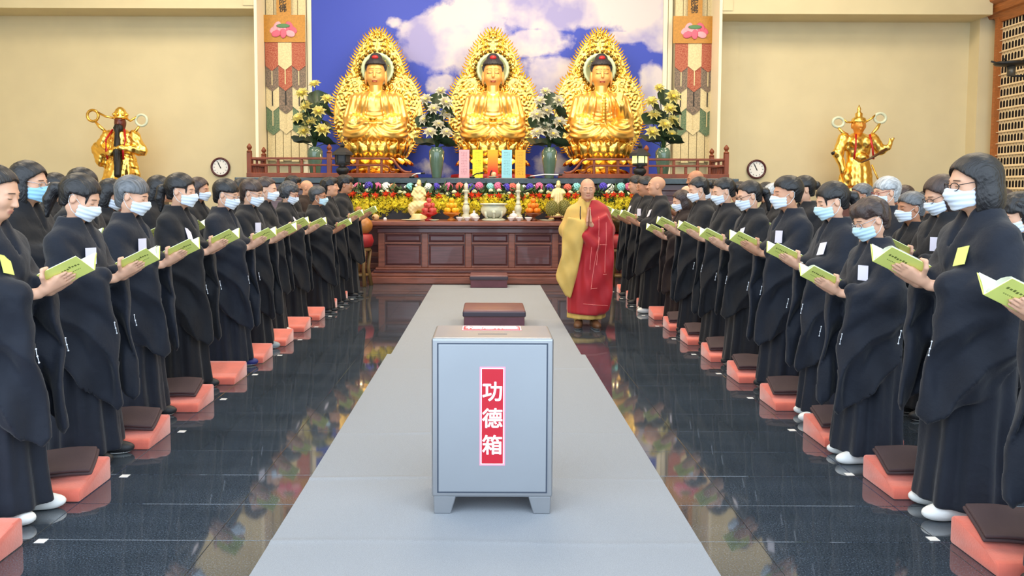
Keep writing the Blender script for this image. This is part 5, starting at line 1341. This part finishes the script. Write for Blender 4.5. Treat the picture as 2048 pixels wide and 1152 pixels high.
def shoe_mesh(col):
    if col not in SHOES:
        c = {'white': srgb(232, 232, 230), 'black': srgb(30, 30, 34), 'blue': srgb(40, 44, 110), 'grey': srgb(150, 156, 160), 'brown': srgb(96, 60, 36)}[col]
        me = npmesh('shoe', SV, SQ, [mat('shoe_' + col, c, .55, bump=.1, bscale=200), mat('shoe_sole', srgb(238, 238, 234), .6)])
        me.polygons.foreach_set('material_index', (SV[SQ].mean(1)[:, 2] < .015).astype(np.int32)); SHOES[col] = me
    return SHOES[col]
M_COVER = mat('booklet_cover', srgb(224, 232, 124), .5, var=.03, vscale=12); M_PAGE = mat('booklet_page', srgb(240, 246, 226), .6); M_PRINT = mat('booklet_print', srgb(110, 120, 50), .6)
def bkl(s_, w_, o_, sg): return Vector(bk(s_, w_, o_, sg)) - Vector(S0)
def slab(s0, s1, w0, w1, o0, o1, sg, bend=0.):
    n = 6; V, F = [], []
    for j in range(n):
        w = w0 + (w1 - w0) * j / (n - 1); t = j / (n - 1); dz = -bend * math.sin(PI * t)
        for (s_, o_) in ((s0, o0), (s1, o0), (s1, o1), (s0, o1)): V.append(bkl(s_, w, o_ + dz, sg))
    for j in range(n - 1):
        for i in range(4): a = 4 * j; F.append((a + i, a + (i + 1) % 4, a + 4 + (i + 1) % 4, a + 4 + i))
    F += [(3, 2, 1, 0), (4 * n - 4, 4 * n - 3, 4 * n - 2, 4 * n - 1)]
    return np.array([tuple(v) for v in V]), np.array(F)
COV = npmesh('cover', *join([slab(-.01, .205, .0, .146, .0045, .0065, sg) for sg in (-1, 1)]), M_COVER, False)
PAGES = npmesh('page_block', *join([slab(-.006, .201, .002, .142, -.002, .0043, sg, .004) for sg in (-1, 1)]), M_PAGE, False)
LEAFP = npmesh('loose_leaf', *slab(-.004, .200, .0, .136, -.012, -.0115, 1, .022), M_PAGE, True)
def print_mesh():
    g = random.Random(4); ps = []
    for sg in (-1, 1):
        for i in range(7): s_ = .085 + .0145 * i; w = .085 + g.uniform(-.003, .003); ps.append(slab(s_, s_ + .0095, w, w + .012 + g.uniform(-.003, .003), .0064, .0069, sg))
        for i in range(8): s_ = .10 + .009 * i; ps.append(slab(s_, s_ + .005, .055, .060, .0064, .0069, sg))
    return npmesh('cover_print', *join(ps), M_PRINT, False)
PRN = print_mesh()
BADGE = MB().box(-.034, .034, -.0015, .0015, -.05, .05).mesh('name_badge', mat('badge_white', srgb(226, 220, 236), .35)); BADGEY = BADGE.copy(); setm(BADGEY, mat('badge_yellow', srgb(220, 226, 120), .4))
cb_ = MB().tube([(0, 0, 0), (.004, -.002, -.03), (.012, -.002, -.06), (.016, 0, -.085)], .0022, 5, mi=1)
for c_ in ((0, 0, 0), (.008, -.002, -.045), (.016, 0, -.085)): cb_.ball(c_, .006, 8, 6)
CORD = cb_.mesh('sleeve_cord', [mat('bead_white', srgb(226, 230, 240), .35), mat('cord_blue', srgb(60, 80, 140), .6)], True)
TIE = MB().ball((0, 0, 0), (.02, .022, .02), 10, 8).mesh('hair_tie', M_WHITE, True)

BSPOT = {}
for i_, a_ in enumerate(RARGS):
    f_ = robe_sdf(*a_)
    for nr_ in (-1, 1):
        def hit(an_, z_):
            t = np.linspace(.4, .05, 141); P_ = np.stack([t * math.cos(an_), t * math.sin(an_), np.full(141, z_)], 1).astype(np.float32); return Vector(P_[np.argmax(f_(P_) < 0)].tolist())
        an = math.radians(40) * nr_; c0 = hit(an, 1.19); e1 = hit(an + .16, 1.19) - hit(an - .16, 1.19); e2 = hit(an, 1.24) - hit(an, 1.14)
        n_ = e1.cross(e2).normalized(); n_ = n_ if n_.dot(Vector((math.cos(an), math.sin(an), 0))) > 0 else -n_
        u_ = e2.normalized(); x_ = u_.cross(n_).normalized(); u_ = n_.cross(x_)
        BSPOT[(i_, nr_)] = (c0 + n_ * .012, Matrix((x_, -n_, u_)).transposed().to_euler())
def person(px, ytop, Y, side, body, hair, hcol, mask, gl, rb, rcol, who, lab, badge=None, shoes='black', book=True, tan=False, group=None, tie=False, loose=False, cord=False, dz=0., brace=None):
    """side -1: stands left of the aisle facing +x, side +1: stands right of it facing -x"""
    fac = 0. if side < 0 else PI; pt_ = at(px, ytop, Y); H = pt_.z
    tl = TILT[body]; base = (1.668 if hair in ('mop', 'curly') else 1.660) - .03 * max(0, tl - .1) if hair else 1.631
    s = H / base; c = 1 if side < 0 else -1
    x = pt_.x - c * .035 * s
    r = empty('person', (x, Y, dz), fac + R.uniform(-.07, .07), s); tag(r, lab, 'person', group)
    ob('body', (BODW if tan else BOD)[body], r)
    rr = ob('robe', ROBE[(rb, rcol)], r)
    hd = ((.035, 0, 1.515), (0, tl, 0))
    if hair:
        h = ob('hair', hair_mesh(hair, hcol), r, *hd)
        if tie: ob('hair_tie', TIE, h, (-.125, 0, .01))
    if mask: m = ob('face_mask', MASKS[mask], r, *hd); ob('ear_loop', LOOPS[0], m); ob('ear_loop', LOOPS[1], m)
    if gl: ob('glasses', GL[gl], r, *hd)
    for sg in (-1, 1): ob('shoe', shoe_mesh(shoes), r, (.095 + .02 * sg, sg * .085, 0), (0, 0, sg * .12))
    near = -1 if side < 0 else 1
    if badge:
        P_, rot = BSPOT[(rb, near)]; ob('name_badge', BADGEY if badge == 'y' else BADGE, rr, P_, rot, .92)
    if brace:
        c0 = Vector(bk(-.062, .05, .03, near)); d0 = (c0 - Vector((.03, .205 * near, 1.05))).normalized(); u0 = d0.orthogonal().normalized(); w0 = d0.cross(u0)
        bb = MB()
        for k in range(16): a = 2 * PI * k / 16; bb.ball(c0 + .031 * (math.cos(a) * u0 + math.sin(a) * w0), .0075, 6, 5)
        bb.build('bracelet', mat('bracelet_' + brace, srgb(236, 234, 226) if brace == 'white' else srgb(150, 30, 36), .3), r, True)['kind'] = 'stuff'
    if cord:
        for sg in (-1, 1): ob('sleeve_cord', CORD, rr, (.262, sg * .135, .82), (0, 0, 0), .72)
    if book:
        bpy.context.view_layer.update
        Mw = Matrix.Translation(r.location) @ r.rotation_euler.to_matrix().to_4x4() @ Matrix.Diagonal((s, s, s, 1))
        b = empty('booklet', Mw @ Vector(S0), r.rotation_euler.z, s)
        tag(b, ('open yellow-green booklet in the hands of ' + who), 'booklet', 'chanting booklets')
        k = ob('cover', COV, b); ob('cover_print', PRN, k)['kind'] = 'stuff'; ob('page_block', PAGES, b)
        if loose: ob('loose_leaf', LEAFP, b)
    return r
# ================================================================== worshippers
PL = lambda *a, **k: person(a[0], a[1], a[2], -1, *a[3:], **k)
PR = lambda *a, **k: person(a[0], a[1], a[2], 1, *a[3:], **k)
# ---- row left of the aisle
PL(-12, 328, 3.58, 'f_down', 'bun', 'black', None, None, 0, 'b', 'the unmasked woman', 'unmasked woman in dark robe standing before the white shoes and coral cushion', badge='y', shoes='white', cord=True)
PL(160, 350, 4.39, 'f_low', 'ponyfringe', 'black', 'white', None, 1, 'b', 'the woman with white hair tie', 'woman in navy robe with white hair tie, fringe and mask reading', tie=True, loose=True, cord=True, badge='w')
PL(264, 352, 5.17, 'f_down', 'short', 'grey', 'white', None, 2, 'b', 'the short grey-haired woman', 'woman with short grey hair and white mask holding her booklet low', shoes='black', cord=False, badge='w')
PL(362, 345, 5.97, 'f_mid', 'ponyfringe', 'black', 'white', None, 0, 'k', 'the ponytailed woman by the grey-haired woman', 'tall masked woman with dark ponytail beside the short grey-haired woman', badge='w', cord=True)
PL(452, 358, 6.76, 'f_down', 'short', 'black', 'white', 'silver', 3, 'b', 'the short-haired woman below the clock', 'masked woman with short black hair and silver glasses standing below the wall clock', shoes='blue', cord=True)
PL(503, 358, 7.52, 'f_down', 'short', 'brown', 'white', 'silver', 1, 'k', 'the brown-haired woman in glasses', 'masked woman with short brown hair and silver glasses before the railing corner post', badge='w', shoes='grey')
PL(533, 352, 8.31, 'f_mid', 'pony', 'brown', 'white', None, 2, 'k', 'the woman with smooth tied hair', 'masked woman with smooth tied brown hair standing before the wooden railing', shoes='white')
PL(578, 362, 9.15, 'f_low', 'curly', 'salt', 'white', 'red', 0, 'k', 'the curly-haired older woman', 'older woman with thick wavy hair, red glasses and white mask', badge='w')
PL(636, 371, 9.90, 'm_mid', 'crop', 'salt', 'pale', 'dark', 3, 'k', 'the greying man in a mask', 'greying man with cropped hair, dark glasses and pale blue mask', badge='w', tan=True)
PL(660, 352, 10.69, 'm_up', 'mop', 'black', None, None, 1, 'k', 'the chanting young man', 'unmasked young man with tousled black hair chanting beside the unlit lantern', tan=False)
PL(690, 348, 11.53, 'm_mid', 'mop', 'black', None, 'silver', 2, 'k', 'the young man in glasses', 'young man in black robe and glasses standing beside the wooden fish drum', tan=True)
# ---- behind them
PL(58, 321, 5.05, 'f_mid', 'bob', 'black', 'blue', 'silver', 3, 'k', 'the woman in a blue mask', 'woman with black bob, silver glasses and bright blue mask', cord=True)
PL(112, 346, 7.3, 'f_mid', 'bobfringe', 'black', None, None, 0, 'k', 'the woman behind the blue mask', 'unmasked woman with black bob half hidden behind the blue-masked woman')
PL(165, 337, 6.05, 'f_down', 'short', 'black', None, None, 2, 'k', 'the woman behind the white hair tie', 'black-haired woman standing hidden behind the woman with white hair tie')
PL(222, 360, 6.70, 'f_low', 'bobfringe', 'black', 'white', None, 1, 'k', 'the woman below the bearded guardian', 'masked woman with black bob below the bearded guardian statue', tan=True)
PL(318, 352, 7.60, 'f_down', 'bob', 'black', None, None, 3, 'k', 'the woman with round black bob', 'woman with round black bob standing behind the grey-haired woman\'s shoulder')
PL(398, 354, 8.60, 'f_mid', 'bob', 'brown', 'white', None, 0, 'k', 'the long-haired woman', 'masked woman with brown bob standing just under the wall clock', tan=True)
PL(484, 357, 9.70, 'f_mid', 'short', 'black', None, None, 2, 'k', 'the hidden short-haired woman', 'black-haired worshipper mostly hidden behind the brown-haired woman in glasses', tan=True)
PL(586, 350, 12.2, 'm_mid', 'mop', 'black', None, None, 1, 'k', 'the man before the railing', 'black-haired man standing behind the curly-haired older woman', tan=True)
PL(614, 362, 13.0, 'm_mid', None, None, None, None, 3, 'n', 'the shaven monk in brown', 'shaven-headed monk in dark brown robe behind the curly-haired woman', tan=False)
PL(632, 373, 13.65, 'm_mid', 'buzz', 'brown', None, None, 0, 'n', 'the cropped man in brown', 'brown-haired worshipper in brown robe beyond the shaven monk', tan=True)
# ---- row right of the aisle
PR(2220, 318, 2.84, 'f_down', 'short', 'black', 'white', None, 1, 'b', 'the worshipper above the front cushion', 'worshipper in navy robe beside the frontmost coral cushion on the white shoes side', shoes='black', loose=True)
PR(1948, 300, 3.67, 'f_mid', 'bob', 'black', 'white', 'dark', 2, 'b', 'the tall woman with black bob', 'tall woman with glossy black bob, dark glasses and yellow badge', badge='y', shoes='white', loose=True, cord=True)
PR(1742, 390, 4.44, 'f_low', 'mop', 'brown', 'pale', 'silver', 1, 'b', 'the short woman with brown hair', 'short woman with brown cropped hair, pale blue mask and white badge', badge='w', shoes='white', loose=True, cord=True)
PR(1664, 360, 5.25, 'f_down', 'ponyfringe', 'black', 'pale', None, 3, 'b', 'the woman with loose fringe', 'woman with tied black hair, loose fringe and white badge beside the short woman', brace='white', badge='w', shoes='white', cord=True)
PR(1574, 347, 6.03, 'm_mid', 'crop', 'black', 'white', None, 0, 'b', 'the masked man with cropped hair', 'man with cropped black hair and white mask holding a booklet before the wall clock side', badge='w', cord=True)
PR(1498, 358, 6.85, 'f_down', 'pony', 'black', 'white', 'dark', 2, 'k', 'the ponytailed woman in dark glasses', 'masked woman with ponytail and dark glasses below the wall clock', loose=True, cord=True, badge='w')
PR(1447, 352, 7.67, 'f_down', 'pony', 'black', 'white', None, 1, 'k', 'the woman with sleek hair', 'masked woman with sleek black ponytail at the railing end post', cord=True)
PR(1397, 351, 8.45, 'f_down', 'bun', 'black', 'white', None, 3, 'k', 'the woman with a bun', 'masked woman with black hair in a bun behind the girl in brown', loose=True)
PR(1362, 378, 9.26, 'f_down', 'bob', 'brown', 'white', None, 0, 'n', 'the girl in brown robe', 'short masked girl with bobbed hair in a dark brown robe', badge='w')
PR(1312, 352, 10.06, 'm_up', None, None, None, None, 2, 'k', 'the shaven young man', 'shaven-headed young man in black robe chanting with chin raised', badge='w', shoes='white')
PR(1289, 350, 10.82, 'm_mid', 'crop', 'black', None, None, 1, 'k', 'the dark-haired man beyond', 'man with cropped black hair beyond the shaven young man', badge='w', tan=True)
PR(1272, 348, 11.66, 'm_mid', 'crop', 'black', None, None, 3, 'k', 'the man by the lit lantern', 'man with short black hair standing closest to the lit lantern', badge='w')
# ---- behind them
PR(1390, 340, 11.3, 'm_mid', None, None, None, None, 0, 'k', 'the tall shaven monk', 'tall shaven-headed monk standing in front of the railing', tan=True)
PR(1373, 371, 12.15, 'f_down', None, None, None, None, 2, 'n', 'the shorter shaven monk', 'shorter shaven-headed monk behind the girl in brown', tan=False)
PR(1424, 356, 10.2, 'f_mid', 'pony', 'black', 'white', None, 1, 'k', 'the woman with white hair clip', 'woman with white hair clip behind the woman with a bun', tie=True)
PR(1478, 360, 9.5, 'f_mid', 'short', 'black', None, None, 3, 'k', 'the hidden worshipper by the post', 'black-haired worshipper half hidden behind the sleek-haired woman', tan=True)
PR(1546, 364, 8.4, 'f_down', 'short', 'white', None, None, 0, 'k', 'the white-haired woman', 'white-haired woman standing behind the ponytailed woman in dark glasses', tan=True)
PR(1606, 346, 7.6, 'f_mid', 'bun', 'black', None, None, 2, 'k', 'the woman with a high bun', 'woman with black bun standing behind the masked man with cropped hair')
PR(1722, 362, 8.3, 'm_mid', 'buzz', 'grey', 'white', None, 1, 'k', 'the balding man below the statue', 'masked balding man below the armoured guardian statue', tan=True)
PR(1772, 348, 6.75, 'f_mid', 'short', 'white', 'white', 'red', 3, 'b', 'the silver-haired woman', 'silver-haired woman with mask and red glasses behind the short woman')
PR(1822, 378, 6.05, 'm_mid', 'crop', 'grey', 'white', None, 0, 'k', 'the grey-haired man', 'man with cropped grey hair and mask beside the silver-haired woman', tan=True)
PR(1882, 347, 5.3, 'f_low', 'bob', 'brown', 'white', 'dark', 1, 'k', 'the brown-bobbed woman', 'masked woman with brown bob and glasses behind the tall woman', brace='red', badge='w')
PR(2036, 379, 4.5, 'f_low', 'curly', 'black', 'white', None, 3, 'k', 'the curly-haired woman', 'masked woman with curly dark hair behind the tall woman\'s back', badge='w')
PR(1807, 366, 9.0, 'f_mid', 'short', 'brown', None, None, 2, 'k', 'the farther brown-haired worshipper', 'brown-haired worshipper beyond the grey-haired man', tan=True)
PR(1852, 375, 7.8, 'f_mid', 'pony', 'black', None, None, 0, 'k', 'the farther ponytailed woman', 'ponytailed worshipper between the grey-haired man and brown-bobbed woman', tan=True)
PR(2000, 371, 6.3, 'f_mid', 'short', 'brown', None, None, 1, 'k', 'the worshipper under the lattice', 'brown-haired worshipper standing before the niche lattice', tan=True)
PR(1530, 361, 10.3, 'f_mid', 'short', 'black', None, None, 2, 'k', 'the far dark-haired worshipper', 'dark-haired worshipper beyond the white-haired woman', tan=True)

# ================================================================== monk walking in the aisle
def monk():
    p = gnd(1172, 652); H = at(1184, 358, p.y).z; s = H / 1.625
    r = empty('person', (p.x, p.y, 0), -PI / 2 - .04, s); tag(r, 'shaven monk in yellow robe and red mantle with palms pressed together', 'person')
    bm_ = body_mesh(True, .06, ARM_P, sk=1); ob('body', bm_, r)
    # person frame: +x towards the viewer, +y to the viewer's right
    def trunk(p, off):
        x, y, z = p[:, 0], p[:, 1], p[:, 2]; a, b = iz(z, RZ, RA) + off, iz(z, RZ, RB) + off; an = np.arctan2(y / b, x / a)
        A = .06 * ss(1., .2, z); fo = 1 + A * (.6 * np.sin(9 * an + .5) + .4 * np.sin(15 * an + 2))
        return (np.sqrt((x / (a * fo)) ** 2 + (y / (b * fo)) ** 2) - 1) * np.minimum(a, b) * .85
    def sleeve(p, pts, xc, ph):
        x, y, z = p[:, 0], p[:, 1], p[:, 2]; d2 = poly2(y, z, pts)
        f = .016 * np.sin(34 * (y * .9 + .35 * z) + ph) * ss(1.1, .9, z) + .01 * np.sin(18 * z - 20 * y)
        return smax(d2, np.abs(x - xc(y, z) - f) - .035, .03)
    def yellow(p):
        x, y, z = p[:, 0], p[:, 1], p[:, 2]
        d = np.maximum(trunk(p, .0), np.maximum(z - 1.42, .10 - z))
        d = uni(.05, d, cap(p, (-.005, -.145, 1.26), (.02, -.215, 1.08), .08, .085), cap(p, (.02, -.215, 1.06), (.19, -.05, 1.13), .085, .055))
        sl = sleeve(p, [(-.04, 1.18), (-.22, 1.22), (-.275, 1.08), (-.285, .80), (-.345, .58), (-.335, .53), (-.24, .36), (-.18, .33), (-.11, .62), (-.05, .95)], lambda y, z: .15 + .28 * (y + .2) * ss(.5, 1., z) + .02, 1.)
        d = smin(d, sl, .04)
        d = smax(d, -cap(p, (-.02, 0, 1.34), (.02, 0, 1.52), .055, .075), .012)
        d = smax(d, -cap(p, (.12, 0, 1.26), (.085, 0, 1.44), .004, .055), .01)
        P = np.stack([x, np.abs(y), z], 1)
        return smin(d, chain(P, [(-.07, .02, 1.42), (-.03, .07, 1.41), (.05, .065, 1.37), (.12, .035, 1.26), (.16, .01, 1.14)], [.02, .022, .022, .022, .016], .01), .01)
    MYEL = mat('robe_ochre', srgb(206, 166, 84), .7, var=.08, vscale=5, bump=.1, bscale=350, sheen=.1)
    MREDR = mat('mantle_red', srgb(170, 14, 26), .65, var=.1, vscale=5, bump=.1, bscale=350, sheen=.15)
    ry = ob('robe', sdf_mesh('robe', yellow, (-.27, -.5, .06), (.36, .4, 1.47), .0125, MYEL), r)
    def red(p):
        x, y, z = p[:, 0], p[:, 1], p[:, 2]
        edge = (-.11 - .10 * ss(.9, .3, z)) - y + .9 * np.maximum(z - 1.1, 0) * .55
        d = smax(trunk(p, .028), np.maximum(edge, np.maximum(z - 1.40, .16 - z)), .02)
        d = uni(.05, d, cap(p, (-.005, .145, 1.27), (.02, .205, 1.08), .088, .095), cap(p, (.02, .205, 1.06), (.17, .07, 1.10), .09, .06))
        sl = sleeve(p, [(.02, 1.16), (.20, 1.25), (.27, 1.12), (.285, .85), (.275, .40), (.24, .20), (.10, .16), (-.07, .18), (-.05, .6), (-.02, .98)], lambda y, z: .175 + -.22 * (y - .1) * ss(.0, .5, y + .2), 2.4)
        d = smin(d, sl, .05)
        # low swing between the wrists
        d = smin(d, cap(p, (.22, -.03, 1.02), (.21, .06, .92), .05, .06), .04)
        d = smax(d, -cap(p, (-.02, 0, 1.34), (.02, 0, 1.52), .062, .085), .012)
        return smax(d, -cap(p, (.14, -.04, 1.22), (.085, -.03, 1.44), .03, .075), .015)
    mr = ob('mantle', sdf_mesh('mantle', red, (-.3, -.3, .1), (.4, .5, 1.47), .0125, MREDR), r)
    def sx(y, z):
        xs = np.linspace(.45, .02, 87); P = np.stack([xs, np.full(87, y), np.full(87, z)], 1).astype(np.float32); f = red(P); i = np.argmax(f < 0)
        return xs[i] + .0035
    MS = mat('mantle_seam', srgb(232, 128, 120), .7)
    for pts in ([(.11, 1.22), (.11, 1.0), (.09, .7)], [(.19, 1.16), (.19, .9), (.18, .62)], [(.12, 1.0), (.08, .8), (.03, .44)], [(.03, .45), (.10, .45)], [(.12, .92), (.2, .92)], [(.03, .9), (.02, .65)], [(-.05, .28), (.1, .27), (.22, .26)], [(.16, .6), (.2, .6)]):
        q = []
        for (y0, z0), (y1, z1) in zip(pts, pts[1:]):
            for t in np.linspace(0, 1, 9): q.append((sx(y0 + (y1 - y0) * t, z0 + (z1 - z0) * t), y0 + (y1 - y0) * t, z0 + (z1 - z0) * t))
        q = [q[0]] + [b for a, b in zip(q, q[1:]) if (Vector(a) - Vector(b)).length > 1e-4]
        MB().tube(q, .003, 5).build('seam', MS, mr)
    for sg, z in ((-1, 0), (1, 0)):
        ob('shoe', shoe_mesh('brown'), r, (.12, sg * .09, 0), (0, 0, sg * .15), (1.1, 1.1, 1.15))
        MB().lathe([(.045, .05), (.055, .15), (.06, .24)], 12, c=(.04, sg * .085, 0)).build('trouser_leg', MYEL, r, True)
    tubef('bead_string', [(.165, -.085, 1.33), (.20, -.09, 1.24), (.215, -.085, 1.16)], .006, M_INK, ry)
    MB().ball((.215, .05, .78), (.012, .012, .02), 8, 6).build('mantle_toggle', M_WHITE, mr, True)
monk()

# ================================================================== kneeling cushions, folded mats, floor labels
M_COR = mat('coral_velvet', srgb(218, 104, 84), .75, var=.10, vscale=9, bump=.15, bscale=120, sheen=.5)
def cushion_mesh():
    prof = [(0, 0), (0, .05), (.02, .062), (.10, .070), (.26, .125), (.31, .128), (.33, .115), (.33, 0)]
    b = MB().prism(prof, 0, .48, 'x').bevel(.012, 2)
    for v in b.bm.verts:                            # a little sag and pull
        v.co.z += .004 * math.sin(v.co.x * 14) * (v.co.z > .04); v.co.y += .004 * math.sin(v.co.x * 11)
    return b.mesh('cushion', M_COR, True, math.radians(40))
CUS = cushion_mesh()
MATM = {}
def mat_mesh(k):
    b = MB()
    for j in range(2): b.box(-.14 + .006 * j, .14 - .009 * j, -.105 + .005 * j, .10 - .004 * j, .017 * j, .017 * j + .0165)
    b.bevel(.007, 3); bmesh.ops.subdivide_edges(b.bm, edges=[e for e in b.bm.edges if e.calc_length() > .05], cuts=5, use_grid_fill=True)
    for v in b.bm.verts: v.co.z += .005 * math.sin(v.co.x * 19 + k) + .004 * math.sin(v.co.y * 24 + v.co.x * 9); v.co.x += .006 * math.sin(v.co.y * 18 + k)
    return b.mesh('folded_cloth', mat('cloth_brown', srgb(70, 52, 54), .8, var=.1, vscale=8, bump=.15, bscale=200), True, math.radians(40))
MT = [mat_mesh(1), mat_mesh(2)]
STK = MB().box(-.022, .022, -.02, .02, 0, .0012).mesh('floor_label', M_WHITE)
wl = ['the unmasked woman', 'the woman with white hair tie', 'the short grey-haired woman', 'the tall ponytailed woman', 'the short-haired woman below the clock', 'the brown-haired woman in glasses', 'the woman with smooth tied hair', 'the curly-haired woman', 'the greying man', 'the chanting young man', 'the young man in glasses']
wr = ['the tall woman with bob', 'the short brown-haired woman', 'the woman with loose fringe', 'the cropped masked man', 'the ponytailed woman in glasses', 'the sleek-haired woman', 'the woman with a bun', 'the girl in brown', 'the shaven young man', 'the dark-haired man beyond the shaven man', 'the man by the lit lantern']
GC, GL_ = 'coral kneeling cushions along the aisle', 'white floor labels along the aisle'
for k in range(-1, 11):
    yf = 4.087 + .79 * k; w_ = wl[min(max(k, 0), 10)]
    o = ob('kneeling_cushion', CUS, None, (-2.0 - .48, yf - .33, 0)); tag(o, ('coral wedge kneeling cushion on the floor behind ' if k >= 0 else 'coral wedge kneeling cushion on the floor in front of ') + w_, 'cushion', GC)
    o = ob('floor_label', STK, None, (-1.945, yf + .03, .0005)); tag(o, 'small white label stuck to the floor at the inner corner of a coral cushion', 'label', GL_)
    if k in (0, 1, 2, 8, 9, 10):
        q = ob('folded_cloth', MT[k % 2], None, (-2.0 - (.17 if k != 2 else .2), yf - .13, .120), (.33, 0, .3 if k == 0 else .08)); tag(q, 'folded dark brown cloth lying on the cushion behind ' + w_, 'cloth', 'folded cloths on cushions')
for k in range(-1, 11):
    yf = 4.146 + .80 * k; w_ = wr[min(max(k, 0), 10)]
    o = ob('kneeling_cushion', CUS, None, (2.04, yf - .33, 0)); tag(o, ('coral wedge kneeling cushion on the floor behind ' if k >= 0 else 'coral wedge kneeling cushion on the floor in front of ') + w_, 'cushion', GC)
    o = ob('floor_label', STK, None, (1.985, yf + .03, .0005)); tag(o, 'small white label stuck to the floor at the inner corner of a coral cushion', 'label', GL_)
    if k < 7:
        q = ob('folded_cloth', MT[k % 2], None, (2.04 + .17, yf - .125, .123), (.33, 0, -.16 if k == -1 else -.04)); tag(q, ('folded dark brown cloth lying on the cushion behind ' if k >= 0 else 'folded dark brown cloth lying on the cushion in front of ') + w_, 'cloth', 'folded cloths on cushions')
